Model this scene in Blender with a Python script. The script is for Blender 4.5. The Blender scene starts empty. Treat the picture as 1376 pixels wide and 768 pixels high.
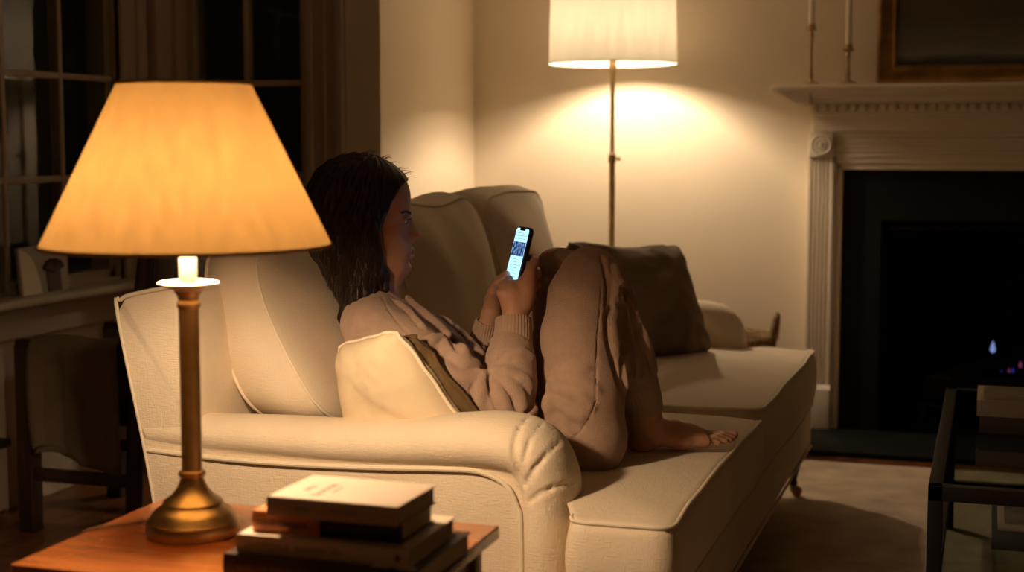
import bpy, math, random
import numpy as np
from mathutils import Vector, Matrix, noise as mnoise
random.seed(7)
rng = np.random.default_rng(7)
SC = bpy.context.scene
COL = SC.collection

# ------------------------------------------------------------------ camera, exposure, world
CAM_H, FOC = 1.2, 2000.0
PITCH, YAW = math.atan(192 / 2000.0), math.radians(17.8)
cd = bpy.data.cameras.new('camera')
cam = bpy.data.objects.new('camera', cd)
COL.objects.link(cam)
cam.location = (0, 0, CAM_H)
cam.rotation_euler = (math.pi / 2 - PITCH, 0, YAW)
cd.sensor_width = 36.0
cd.lens = FOC / 1376 * 36.0
cd.clip_start = 0.05
cd.dof.use_dof = True
cd.dof.focus_distance = 3.3
cd.dof.aperture_fstop = 3.0
SC.camera = cam
SC.view_settings.view_transform = 'Standard'
SC.view_settings.look = 'None'
SC.view_settings.exposure = 0.0
SC.view_settings.gamma = 1.0
SC.view_settings.use_curve_mapping = False
try:
    SC.cycles.use_denoising = True
    SC.cycles.max_bounces = 10
    SC.cycles.diffuse_bounces = 5
    SC.cycles.transmission_bounces = 8
    SC.cycles.transparent_max_bounces = 12
    SC.cycles.sample_clamp_indirect = 4.0
    SC.cycles.caustics_reflective = False
    SC.cycles.caustics_refractive = False
except Exception:
    pass
W = bpy.data.worlds.new('night')
SC.world = W
W.use_nodes = True
W.node_tree.nodes['Background'].inputs[0].default_value = (1.0, 0.75, 0.5, 1)
W.node_tree.nodes['Background'].inputs[1].default_value = 0.0012
TABLE_LAMP_E, FLOOR_LAMP_E, PHONE_E = 860.0, 960.0, 1.85
TABLE_LAMP_COL, FLOOR_LAMP_COL = (1.0, 0.68, 0.40), (1.0, 0.755, 0.50)


def P(px, py, D=None, x=None, y=None, z=None):
    """point of the room seen at a pixel of the photograph, at a distance or on a plane"""
    dx, dy, dz = (px - 688) / FOC, 1.0, -(py - 384) / FOC
    c, s = math.cos(-PITCH), math.sin(-PITCH)
    dy, dz = c * dy - s * dz, s * dy + c * dz
    if D is not None:
        t = D / dy
    c, s = math.cos(YAW), math.sin(YAW)
    wx, wy = c * dx - s * dy, s * dx + c * dy
    if x is not None: t = x / wx
    if y is not None: t = y / wy
    if z is not None: t = (z - CAM_H) / dz
    return Vector((wx * t, wy * t, CAM_H + dz * t))


# ------------------------------------------------------------------ materials
def mat(name, col, rough=0.6, metal=0.0, bump=0.0, bscale=200.0, var=0.0, vscale=6.0, sheen=0.0,
        stretch=(1, 1, 1), spec=0.5, emit=None, estr=0.0, weave=0.0, sss=0.0, col2=None, bdist=0.002, coat=0.0):
    m = bpy.data.materials.new(name)
    m.use_nodes = True
    nt = m.node_tree
    b = nt.nodes['Principled BSDF']
    b.inputs['Base Color'].default_value = (*col, 1)
    b.inputs['Roughness'].default_value = rough
    b.inputs['Metallic'].default_value = metal
    b.inputs['Specular IOR Level'].default_value = spec
    b.inputs['Sheen Weight'].default_value = sheen
    b.inputs['Coat Weight'].default_value = coat
    if sheen:
        b.inputs['Sheen Roughness'].default_value = 0.5
        b.inputs['Sheen Tint'].default_value = (*[min(1, c * 1.3 + .1) for c in col], 1)
    if sss:
        b.inputs['Subsurface Weight'].default_value = sss
        b.inputs['Subsurface Radius'].default_value = (0.012, 0.004, 0.002)
        b.inputs['Subsurface Scale'].default_value = 1.0
    if emit:
        b.inputs['Emission Color'].default_value = (*emit, 1)
        b.inputs['Emission Strength'].default_value = estr
    tc = nt.nodes.new('ShaderNodeTexCoord')
    mp = nt.nodes.new('ShaderNodeMapping')
    mp.inputs['Scale'].default_value = stretch
    nt.links.new(tc.outputs['Object'], mp.inputs['Vector'])
    if var or col2:
        n = nt.nodes.new('ShaderNodeTexNoise')
        n.inputs['Scale'].default_value = vscale
        n.inputs['Detail'].default_value = 6
        nt.links.new(mp.outputs[0], n.inputs['Vector'])
        r = nt.nodes.new('ShaderNodeValToRGB')
        r.color_ramp.elements[0].position = 0.3
        r.color_ramp.elements[1].position = 0.7
        c2 = col2 or tuple(c * (1 - var) for c in col)
        r.color_ramp.elements[0].color = (*c2, 1)
        r.color_ramp.elements[1].color = (*col, 1)
        nt.links.new(n.outputs['Fac'], r.inputs['Fac'])
        nt.links.new(r.outputs['Color'], b.inputs['Base Color'])
    if bump or weave:
        bp = nt.nodes.new('ShaderNodeBump')
        bp.inputs['Strength'].default_value = bump or weave
        bp.inputs['Distance'].default_value = bdist
        if weave:
            outs = []
            for sc_, wt in (((.16, .16, 1.0), .9), ((1.0, 1.0, .16), .9), ((.16, 1.0, 1.0), .5), ((.9, .9, .9), .6)):
                mw = nt.nodes.new('ShaderNodeMapping')
                mw.inputs['Scale'].default_value = [bscale * 2.2 * q for q in sc_]
                nt.links.new(tc.outputs['Object'], mw.inputs['Vector'])
                w = nt.nodes.new('ShaderNodeTexNoise')
                w.inputs['Scale'].default_value = 1.0
                w.inputs['Detail'].default_value = 2
                nt.links.new(mw.outputs[0], w.inputs['Vector'])
                k_ = nt.nodes.new('ShaderNodeMath')
                k_.operation = 'MULTIPLY'
                k_.inputs[1].default_value = wt
                nt.links.new(w.outputs['Fac'], k_.inputs[0])
                outs.append(k_.outputs[0])
            src = outs[0]
            for q in outs[1:]:
                a = nt.nodes.new('ShaderNodeMath')
                a.operation = 'ADD'
                nt.links.new(src, a.inputs[0])
                nt.links.new(q, a.inputs[1])
                src = a.outputs[0]
            nt.links.new(a.outputs[0], bp.inputs['Height'])
        else:
            n2 = nt.nodes.new('ShaderNodeTexNoise')
            n2.inputs['Scale'].default_value = bscale
            n2.inputs['Detail'].default_value = 4
            nt.links.new(mp.outputs[0], n2.inputs['Vector'])
            nt.links.new(n2.outputs['Fac'], bp.inputs['Height'])
        nt.links.new(bp.outputs['Normal'], b.inputs['Normal'])
    return m


def mat_glow(name, col, strength):
    m = bpy.data.materials.new(name)
    m.use_nodes = True
    nt = m.node_tree
    nt.nodes.clear()
    o = nt.nodes.new('ShaderNodeOutputMaterial')
    e = nt.nodes.new('ShaderNodeEmission')
    e.inputs[0].default_value = (*col, 1)
    e.inputs[1].default_value = strength
    nt.links.new(e.outputs[0], o.inputs[0])
    return m


def mat_shade(name, col, tcol, mix):
    """lampshade cloth: part diffuse, part translucent, with a slubby weave"""
    m = bpy.data.materials.new(name)
    m.use_nodes = True
    nt = m.node_tree
    nt.nodes.clear()
    o = nt.nodes.new('ShaderNodeOutputMaterial')
    d = nt.nodes.new('ShaderNodeBsdfDiffuse')
    t = nt.nodes.new('ShaderNodeBsdfTranslucent')
    mx = nt.nodes.new('ShaderNodeMixShader')
    mx.inputs[0].default_value = mix
    tc = nt.nodes.new('ShaderNodeTexCoord')
    mp = nt.nodes.new('ShaderNodeMapping')
    mp.inputs['Scale'].default_value = (60, 60, 9)
    n = nt.nodes.new('ShaderNodeTexNoise')
    n.inputs['Scale'].default_value = 1.0
    n.inputs['Detail'].default_value = 5
    r = nt.nodes.new('ShaderNodeValToRGB')
    r.color_ramp.elements[0].position = .3
    r.color_ramp.elements[1].position = .7
    r.color_ramp.elements[0].color = (*[c * .80 for c in tcol], 1)
    r.color_ramp.elements[1].color = (*tcol, 1)
    nt.links.new(tc.outputs['Object'], mp.inputs[0])
    nt.links.new(mp.outputs[0], n.inputs['Vector'])
    nt.links.new(n.outputs['Fac'], r.inputs[0])
    nt.links.new(r.outputs[0], t.inputs[0])
    d.inputs[0].default_value = (*col, 1)
    nt.links.new(d.outputs[0], mx.inputs[1])
    nt.links.new(t.outputs[0], mx.inputs[2])
    nt.links.new(mx.outputs[0], o.inputs[0])
    return m


def mat_glass(name, tint=(0.9, 0.92, 0.9), ior=1.5):
    """thin clear pane: mirror by Fresnel, the rest passes straight through"""
    m = bpy.data.materials.new(name)
    m.use_nodes = True
    nt = m.node_tree
    nt.nodes.clear()
    o = nt.nodes.new('ShaderNodeOutputMaterial')
    g = nt.nodes.new('ShaderNodeBsdfGlossy')
    g.inputs['Roughness'].default_value = 0.0
    t = nt.nodes.new('ShaderNodeBsdfTransparent')
    t.inputs[0].default_value = (*tint, 1)
    f = nt.nodes.new('ShaderNodeFresnel')
    f.inputs[0].default_value = ior
    mx = nt.nodes.new('ShaderNodeMixShader')
    gm = nt.nodes.new('ShaderNodeNewGeometry')
    iv = nt.nodes.new('ShaderNodeMath')
    iv.operation = 'SUBTRACT'
    iv.inputs[0].default_value = 1.0
    nt.links.new(gm.outputs['Backfacing'], iv.inputs[1])
    ml = nt.nodes.new('ShaderNodeMath')
    ml.operation = 'MULTIPLY'
    nt.links.new(f.outputs[0], ml.inputs[0])
    nt.links.new(iv.outputs[0], ml.inputs[1])
    nt.links.new(ml.outputs[0], mx.inputs[0])
    nt.links.new(t.outputs[0], mx.inputs[1])
    nt.links.new(g.outputs[0], mx.inputs[2])
    nt.links.new(mx.outputs[0], o.inputs[0])
    return m


def mat_wood(name, c1, c2, rough=0.35, scale=3.0, axis=(1, 10, 10), coat=0.0, planks=None):
    m = bpy.data.materials.new(name)
    m.use_nodes = True
    nt = m.node_tree
    b = nt.nodes['Principled BSDF']
    b.inputs['Roughness'].default_value = rough
    b.inputs['Coat Weight'].default_value = coat
    b.inputs['Coat Roughness'].default_value = 0.15
    tc = nt.nodes.new('ShaderNodeTexCoord')
    mp = nt.nodes.new('ShaderNodeMapping')
    mp.inputs['Scale'].default_value = axis
    n = nt.nodes.new('ShaderNodeTexNoise')
    n.inputs['Scale'].default_value = scale
    n.inputs['Detail'].default_value = 8
    n.inputs['Distortion'].default_value = 1.2
    r = nt.nodes.new('ShaderNodeValToRGB')
    r.color_ramp.elements[0].position = .32
    r.color_ramp.elements[1].position = .68
    r.color_ramp.elements[0].color = (*c1, 1)
    r.color_ramp.elements[1].color = (*c2, 1)
    nt.links.new(tc.outputs['Object'], mp.inputs[0])
    nt.links.new(mp.outputs[0], n.inputs['Vector'])
    nt.links.new(n.outputs['Fac'], r.inputs[0])
    out = r.outputs[0]
    if planks:
        br = nt.nodes.new('ShaderNodeTexBrick')
        br.inputs['Scale'].default_value = 1.0
        br.inputs['Brick Width'].default_value = planks[0]
        br.inputs['Row Height'].default_value = planks[1]
        br.inputs['Mortar Size'].default_value = 0.002
        br.inputs['Color1'].default_value = (1, 1, 1, 1)
        br.inputs['Color2'].default_value = (.75, .75, .75, 1)
        br.inputs['Mortar'].default_value = (.1, .1, .1, 1)
        nt.links.new(tc.outputs['Object'], br.inputs['Vector'])
        mm = nt.nodes.new('ShaderNodeMixRGB')
        mm.blend_type = 'MULTIPLY'
        mm.inputs[0].default_value = 1.0
        nt.links.new(out, mm.inputs[1])
        nt.links.new(br.outputs['Color'], mm.inputs[2])
        out = mm.outputs[0]
    nt.links.new(out, b.inputs['Base Color'])
    return m


M = {}
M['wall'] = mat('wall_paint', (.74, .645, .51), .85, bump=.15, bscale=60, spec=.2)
M['wall_shaded'] = mat('wall_paint_shaded', (.50, .43, .33), .85, bump=.15, bscale=60, spec=.2)  # same cream wall paint, darkened to stand in for the dim light there
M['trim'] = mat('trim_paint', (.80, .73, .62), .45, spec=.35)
M['window_trim'] = mat('window_trim_paint', (.46, .40, .32), .5, spec=.3)  # trim paint darkened, the weaker light at the windows put into its colour
M['ceiling'] = mat('ceiling_paint', (.55, .50, .43), .9, spec=.1)
M['floor'] = mat_wood('floor_wood', (.10, .034, .012), (.24, .09, .03), .35, 3, (8, .8, 8), planks=(1.4, .09))
M['rug'] = mat('rug_wool', (.60, .50, .38), .95, bump=1.0, bscale=320, var=.35, vscale=9, sheen=.2, spec=.05, bdist=.004)
M['sofa'] = mat('sofa_linen', (.80, .685, .53), .9, weave=.9, bscale=150, sheen=.15, spec=.12, var=.07, vscale=12, bdist=.0012)
M['sofa_pipe'] = mat('sofa_piping', (.80, .71, .56), .9, bump=.4, bscale=700, spec=.12)
M['cream'] = mat('cream_cotton', (.72, .59, .41), .85, weave=.35, bscale=300, spec=.15, bdist=.0008)
M['olive'] = mat('brown_velvet', (.13, .083, .035), .7, bump=.5, bscale=120, sheen=.25, spec=.2, var=.3, vscale=20)
M['taupe'] = mat('taupe_velvet', (.235, .18, .125), .75, bump=.5, bscale=130, sheen=.4, spec=.15, var=.25, vscale=10)
M['brass'] = mat('aged_brass', (.50, .37, .19), .40, metal=1.0, var=.3, vscale=30)
M['brass_dark'] = mat('dark_brass', (.48, .34, .18), .45, metal=1.0, var=.35, vscale=25)
M['ivory'] = mat('ivory_enamel', (.70, .63, .52), .4)
M['candle'] = mat('white_wax', (.82, .76, .66), .45, sss=.2)
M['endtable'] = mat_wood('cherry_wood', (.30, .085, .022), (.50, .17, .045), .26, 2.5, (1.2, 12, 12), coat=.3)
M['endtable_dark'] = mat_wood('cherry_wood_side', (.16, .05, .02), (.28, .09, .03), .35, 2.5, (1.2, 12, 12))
M['darkwood'] = mat_wood('dark_walnut', (.022, .009, .005), (.055, .022, .011), .4, 3, (8, 8, 1))
M['slate'] = mat('black_slate', (.008, .010, .009), .55, bump=.1, bscale=30, spec=.12)
M['black'] = mat('black_iron', (.012, .011, .010), .5, spec=.3)
M['soot'] = mat('soot_brick', (.006, .005, .005), .95, bump=.5, bscale=30, spec=.05)
M['log'] = mat('charred_log', (.02, .014, .01), .95, bump=1, bscale=40, spec=.05)
M['table_metal'] = mat('blackened_steel', (.010, .008, .007), .5, metal=0, spec=.15)
M['gold'] = mat('antique_gold', (.42, .23, .07), .42, metal=.85, bump=.4, bscale=60, var=.5, vscale=14)
M['glass'] = mat_glass('clear_glass')
M['glass_table'] = mat_glass('table_glass', (.72, .76, .70), 1.45)
M['skin'] = mat('skin', (.55, .30, .19), .48, bump=.12, bscale=350, sss=.12, var=.1, vscale=25, spec=.4)
M['lip'] = mat('lips', (.43, .18, .13), .38, sss=.1, spec=.5)
M['hair'] = mat('brown_hair', (.013, .007, .004), .42, bump=.8, bscale=60, stretch=(6, 6, .35), spec=.4, var=.4, vscale=20)
M['hair_strand'] = mat('brown_hair_strands', (.030, .015, .008), .4, spec=.5)
M['fleece'] = mat('taupe_fleece', (.40, .28, .215), .95, bump=.9, bscale=420, sheen=.55, spec=.08, var=.14, vscale=60, bdist=.0025)
M['trouser'] = mat('taupe_trouser_fleece', (.40, .275, .205), .95, bump=.9, bscale=420, sheen=.5, spec=.08, var=.14, vscale=60, bdist=.0025)
M['cuff'] = mat('ribbed_cuff', (.40, .275, .20), .95, bump=.5, bscale=300, sheen=.35, spec=.08, bdist=.002)
M['eye'] = mat('eye_white', (.75, .70, .66), .15)
M['iris'] = mat('eye_iris', (.03, .015, .01), .1)
M['phone'] = mat('black_phone_case', (.02, .016, .014), .4)
M['paper'] = mat('book_pages', (.74, .64, .48), .9, bump=.6, bscale=160, stretch=(.05, .05, 14), spec=.05)
M['bk_cream'] = mat('book_cream', (.50, .415, .335), .55)
M['bk_cream2'] = mat('book_offwhite', (.68, .58, .47), .5)
M['bk_orange'] = mat('book_orange', (.72, .25, .075), .45)
M['bk_navy'] = mat('book_navy', (.018, .024, .028), .4)
M['bk_dark'] = mat('book_dark_brown', (.035, .018, .013), .45)
M['bk_pink'] = mat('book_pink_band', (.70, .28, .2), .45)
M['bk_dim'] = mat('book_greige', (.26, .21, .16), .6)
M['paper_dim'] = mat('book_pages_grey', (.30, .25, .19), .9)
M['ink'] = mat('print_ink', (.20, .15, .10), .6)
M['ink_dark'] = mat('print_ink_dark', (.12, .07, .05), .6)
M['ink_faint'] = mat('print_ink_faint', (.14, .08, .06), .5)
M['wicker'] = mat('wicker', (.33, .20, .10), .8, weave=1.0, bscale=60, bdist=.006, var=.5, vscale=60)
M['throw'] = mat('grey_beige_throw', (.20, .165, .12), .95, weave=.6, bscale=90, spec=.05, var=.2, vscale=12)
M['seat_cloth'] = mat('chair_seat_cloth', (.20, .16, .12), .95, bump=.5, bscale=200, spec=.05)
M['radiator'] = mat('radiator_enamel', (.40, .36, .30), .5)
M['cord'] = mat('brown_cord', (.10, .05, .02), .6)
M['photo_dark'] = mat('dark_photo_print', (.05, .045, .04), .5, col2=(.22, .19, .15), vscale=14, var=.5)
M['card'] = mat('grey_card', (.40, .37, .32), .7)
M['card_brown'] = mat('brown_print', (.07, .03, .015), .6)


# ------------------------------------------------------------------ object helpers
ROOT = {}


def tag(o, label=None, cat=None, group=None, kind=None):
    if label: o['label'] = label
    if cat: o['category'] = cat
    if group: o['group'] = group
    if kind: o['kind'] = kind
    return o


def thing(name, loc, label, cat, group=None):
    o = bpy.data.objects.new(name, None)
    COL.objects.link(o)
    o.empty_display_size = .05
    o.location = loc
    ROOT[o.name] = Vector(loc)
    return tag(o, label, cat, group)


def link_mesh(name, verts, faces, mats, parent=None, smooth=True, fm=None, label=None, loc=None, angle=None):
    """verts in room coordinates; stored relative to the thing's own base"""
    base = Vector((0, 0, 0))
    if parent is not None:
        base = ROOT[parent.name]
    elif loc is not None:
        base = Vector(loc)
    va = np.asarray([tuple(v) for v in verts], dtype=np.float64) if not isinstance(verts, np.ndarray) else verts
    va = va - np.array(base)
    me = bpy.data.meshes.new(name)
    me.from_pydata(va.tolist() if len(va) < 60000 else va, [], faces if isinstance(faces, list) else faces.tolist())
    if not isinstance(mats, (list, tuple)): mats = [mats]
    for m in mats: me.materials.append(m)
    if fm is not None:
        me.polygons.foreach_set('material_index', np.asarray(fm, dtype=np.int32))
    if smooth:
        me.polygons.foreach_set('use_smooth', [True] * len(me.polygons))
    me.update()
    if smooth and angle:
        try: me.set_sharp_from_angle(angle=math.radians(angle))
        except Exception: pass
    o = bpy.data.objects.new(name, me)
    COL.objects.link(o)
    if parent is not None:
        o.parent = parent
        ROOT[o.name] = base
    elif loc is not None:
        o.location = loc
        ROOT[o.name] = base
    else:
        ROOT[o.name] = base
    if label: o['label'] = label
    return o


class MB:
    def __init__(s):
        s.v, s.f, s.m = [], [], []

    def add(s, vs, fs, mi=0):
        n = len(s.v)
        s.v += [Vector(v) for v in vs]
        for f in fs:
            s.f.append(tuple(i + n for i in f))
            s.m.append(mi)
        return s

    def box(s, lo, hi, mi=0, bev=0.0, mtx=None):
        x0, y0, z0 = lo
        x1, y1, z1 = hi
        if bev <= 0:
            vs = [(x0, y0, z0), (x1, y0, z0), (x1, y1, z0), (x0, y1, z0), (x0, y0, z1), (x1, y0, z1), (x1, y1, z1), (x0, y1, z1)]
            fs = [(0, 3, 2, 1), (4, 5, 6, 7), (0, 1, 5, 4), (1, 2, 6, 5), (2, 3, 7, 6), (3, 0, 4, 7)]
        else:
            bev = min(bev, abs(x1 - x0) * .49, abs(y1 - y0) * .49, abs(z1 - z0) * .49)
            rings = []
            ang = [math.radians(a) for a in (-90, -60, -30, 0)] + [math.radians(a) for a in (0, 30, 60, 90)]
            zs = [z0 + bev] * 4 + [z1 - bev] * 4
            vs, fs = [], []
            for a, zc in zip(ang, zs):
                rr = bev * math.cos(a)
                z = zc + bev * math.sin(a)
                ring = []
                for (cx, cy, a0) in ((x1 - bev, y1 - bev, 0), (x0 + bev, y1 - bev, 90), (x0 + bev, y0 + bev, 180), (x1 - bev, y0 + bev, 270)):
                    for q in range(4):
                        t = math.radians(a0 + q * 30)
                        ring.append((cx + rr * math.cos(t), cy + rr * math.sin(t), z))
                vs += ring
            n = 16
            for k in range(7):
                for j in range(n):
                    fs.append((k * n + j, k * n + (j + 1) % n, (k + 1) * n + (j + 1) % n, (k + 1) * n + j))
            fs.append(tuple(range(n - 1, -1, -1)))
            fs.append(tuple(range(7 * n, 8 * n)))
        if mtx is not None: vs = [mtx @ Vector(v) for v in vs]
        return s.add(vs, fs, mi)

    def tube(s, pts, r, n=10, mi=0, closed=False, cap=True, up=None):
        pts = [Vector(p) for p in pts]
        rs = r if isinstance(r, (list, tuple)) else [r] * len(pts)
        L = len(pts)
        prev = None
        vs, fs = [], []
        for i, p in enumerate(pts):
            a = pts[(i - 1) % L] if (closed or i > 0) else p
            b = pts[(i + 1) % L] if (closed or i < L - 1) else p
            t = (b - a)
            if t.length < 1e-9: t = Vector((0, 0, 1))
            t.normalize()
            if prev is None:
                u = Vector(up) if up else (Vector((0, 0, 1)) if abs(t.z) < .9 else Vector((1, 0, 0)))
                u = (u - t * u.dot(t)).normalized()
            else:
                u = (prev - t * prev.dot(t))
                u = u.normalized() if u.length > 1e-6 else t.orthogonal().normalized()
            prev = u
            w = t.cross(u)
            for j in range(n):
                q = 2 * math.pi * j / n
                vs.append(p + (u * math.cos(q) + w * math.sin(q)) * rs[i])
        for i in range(L if closed else L - 1):
            k = (i + 1) % L
            for j in range(n):
                fs.append((i * n + j, i * n + (j + 1) % n, k * n + (j + 1) % n, k * n + j))
        if cap and not closed:
            fs.append(tuple(range(n - 1, -1, -1)))
            fs.append(tuple(range((L - 1) * n, L * n)))
        return s.add(vs, fs, mi)

    def lathe(s, prof, c=(0, 0, 0), n=48, mi=0, cap=True, flute=None):
        vs, fs = [], []
        for i, (r, z) in enumerate(prof):
            for j in range(n):
                q = 2 * math.pi * j / n
                rr = r
                if flute and flute[0] <= z <= flute[1]:
                    rr = r * (1 - flute[3] * abs(math.sin(q * flute[2] / 2)))
                vs.append((c[0] + rr * math.cos(q), c[1] + rr * math.sin(q), c[2] + z))
        for i in range(len(prof) - 1):
            for j in range(n):
                fs.append((i * n + j, i * n + (j + 1) % n, (i + 1) * n + (j + 1) % n, (i + 1) * n + j))
        if cap:
            if prof[0][0] > 1e-4: fs.append(tuple(range(n - 1, -1, -1)))
            if prof[-1][0] > 1e-4: fs.append(tuple(range((len(prof) - 1) * n, len(prof) * n)))
        return s.add(vs, fs, mi)

    def extrude(s, prof, p0, p1, ua, ub, mi=0):
        """profile [(a,b)] in axes ua, ub swept straight from p0 to p1"""
        ua, ub, p0, p1 = Vector(ua), Vector(ub), Vector(p0), Vector(p1)
        n = len(prof)
        vs = [p0 + ua * a + ub * b for a, b in prof] + [p1 + ua * a + ub * b for a, b in prof]
        fs = [(j, (j + 1) % n, n + (j + 1) % n, n + j) for j in range(n)]
        fs += [tuple(range(n - 1, -1, -1)), tuple(range(n, 2 * n))]
        return s.add(vs, fs, mi)

    def build(s, name, mats, parent=None, smooth=True, label=None, loc=None, angle=40):
        return link_mesh(name, np.array([tuple(v) for v in s.v]), s.f, mats, parent, smooth, s.m, label, loc, angle)


def struct(o):
    o['kind'] = 'structure'
    return o


def copy_tree(o, parent=None):
    c = o.copy()
    COL.objects.link(c)
    if parent is not None: c.parent = parent
    if o.name in ROOT: ROOT[c.name] = ROOT[o.name]
    for ch in list(o.children):
        copy_tree(ch, c)
    return c


# ------------------------------------------------------------------ signed distance modelling
class Field:
    def __init__(s, lo, hi, h):
        s.lo = np.array(lo, float)
        s.h = h
        s.n = np.ceil((np.array(hi, float) - s.lo) / h).astype(int) + 1
        s.a = np.full(tuple(s.n), 0.06, np.float32)

    def win(s, lo, hi):
        i0 = np.clip(np.floor((np.array(lo) - s.lo) / s.h).astype(int), 0, s.n - 1)
        i1 = np.clip(np.ceil((np.array(hi) - s.lo) / s.h).astype(int) + 1, 1, s.n)
        sl = tuple(slice(a, b) for a, b in zip(i0, i1))
        ax = [(s.lo[k] + s.h * np.arange(i0[k], i1[k])).astype(np.float32) for k in range(3)]
        X = ax[0][:, None, None]; Y = ax[1][None, :, None]; Z = ax[2][None, None, :]
        return sl, X, Y, Z

    def put(s, sl, d, k, cut=False):
        f = s.a[sl]
        if f.size == 0: return
        if cut:
            if k > 0:
                hh = np.clip(0.5 - 0.5 * (f + d) / k, 0, 1)
                s.a[sl] = f * (1 - hh) - d * hh + k * hh * (1 - hh)
            else:
                s.a[sl] = np.maximum(f, -d)
        elif k > 0:
            hh = np.clip(0.5 + 0.5 * (f - d) / k, 0, 1)
            s.a[sl] = f * (1 - hh) + d * hh - k * hh * (1 - hh)
        else:
            s.a[sl] = np.minimum(f, d)

    def cone(s, a, b, ra, rb, k=.01, cut=False):
        a = np.array(a, float); b = np.array(b, float)
        m = max(ra, rb) + k * 2 + 4 * s.h + .012
        sl, X, Y, Z = s.win(np.minimum(a, b) - m, np.maximum(a, b) + m)
        ba = b - a
        L = float(ba @ ba) + 1e-12
        t = np.clip(((X - a[0]) * ba[0] + (Y - a[1]) * ba[1] + (Z - a[2]) * ba[2]) / L, 0, 1)
        d = np.sqrt((X - a[0] - t * ba[0]) ** 2 + (Y - a[1] - t * ba[1]) ** 2 + (Z - a[2] - t * ba[2]) ** 2) - (ra + (rb - ra) * t)
        s.put(sl, d, k, cut)

    def chain(s, pts, rs, k=.01, cut=False):
        for i in range(len(pts) - 1):
            s.cone(pts[i], pts[i + 1], rs[i], rs[i + 1], k, cut)

    def ell(s, c, r, k=.01, R=None, cut=False):
        c = np.array(c, float); r = np.array(r, float)
        m = r.max() + k * 2 + 4 * s.h + .012
        sl, X, Y, Z = s.win(c - m, c + m)
        dx, dy, dz = X - c[0], Y - c[1], Z - c[2]
        if R is not None:
            dx, dy, dz = (R[0][0] * dx + R[0][1] * dy + R[0][2] * dz, R[1][0] * dx + R[1][1] * dy + R[1][2] * dz,
                          R[2][0] * dx + R[2][1] * dy + R[2][2] * dz)
        k0 = np.sqrt((dx / r[0]) ** 2 + (dy / r[1]) ** 2 + (dz / r[2]) ** 2)
        k1 = np.sqrt((dx / r[0] ** 2) ** 2 + (dy / r[1] ** 2) ** 2 + (dz / r[2] ** 2) ** 2) + 1e-9
        s.put(sl, k0 * (k0 - 1) / k1, k, cut)

    def box(s, lo, hi, r=.01, k=.0, cut=False):
        lo = np.array(lo, float); hi = np.array(hi, float)
        c = (lo + hi) / 2; q = (hi - lo) / 2 - r
        m = k * 2 + 4 * s.h + .012
        sl, X, Y, Z = s.win(lo - m, hi + m)
        dx, dy, dz = np.abs(X - c[0]) - q[0], np.abs(Y - c[1]) - q[1], np.abs(Z - c[2]) - q[2]
        d = np.sqrt(np.maximum(dx, 0) ** 2 + np.maximum(dy, 0) ** 2 + np.maximum(dz, 0) ** 2) + np.minimum(np.maximum(dx, np.maximum(dy, dz)), 0) - r
        s.put(sl, d, k, cut)

    def wobble(s, lo, hi, amp, freqs, seed=0, n=6):
        sl, X, Y, Z = s.win(lo, hi)
        g = np.random.default_rng(seed)
        acc = 0
        for i in range(n):
            w = g.normal(size=3)
            w = w / np.linalg.norm(w) * g.uniform(*freqs)
            acc = acc + np.sin(w[0] * X + w[1] * Y + w[2] * Z + g.uniform(0, 6.28))
        s.a[sl] += (amp / math.sqrt(n)) * acc

    def sample(s, p):
        i = np.round((np.array(p) - s.lo) / s.h).astype(int)
        if (i < 0).any() or (i >= s.n).any(): return 1.0
        return float(s.a[tuple(i)])

    def mesh(s):
        import openvdb
        g = openvdb.FloatGrid(0.06)
        g.copyFromArray(s.a)
        try:
            p, t, q = g.convertToPolygons(isovalue=0.0, adaptivity=0.0)
        except Exception:
            p, q = g.convertToQuads(isovalue=0.0)
            t = np.zeros((0, 3), int)
        v = p.astype(np.float64) * s.h + s.lo
        fs = q[:, ::-1].tolist() + t[:, ::-1].tolist()
        return v, fs


# ------------------------------------------------------------------ soft furnishing builders
def round_poly(pts, r, seg=6):
    """rounded outline of a polygon, counter-clockwise"""
    out = []
    n = len(pts)
    rs = r if isinstance(r, (list, tuple)) else [r] * n
    for i in range(n):
        p = Vector(pts[i]).to_2d(); a = Vector(pts[i - 1]).to_2d(); b = Vector(pts[(i + 1) % n]).to_2d()
        u = (a - p).normalized(); v = (b - p).normalized()
        ang = u.angle(v)
        d = min(rs[i] / math.tan(ang / 2), (a - p).length * .48, (b - p).length * .48)
        p0 = p + u * d; p1 = p + v * d
        for k in range(seg + 1):
            t = k / seg
            out.append((p0 * (1 - t) ** 2 + p * 2 * t * (1 - t) + p1 * t * t))
    return out


def resample(pts, n):
    P_ = [Vector(p) for p in pts] + [Vector(pts[0])]
    L = [0]
    for i in range(len(P_) - 1): L.append(L[-1] + (P_[i + 1] - P_[i]).length)
    out = []
    j = 0
    for k in range(n):
        t = L[-1] * k / n
        while L[j + 1] < t: j += 1
        q = (t - L[j]) / max(1e-9, L[j + 1] - L[j])
        out.append(P_[j].lerp(P_[j + 1], q))
    return out


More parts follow.
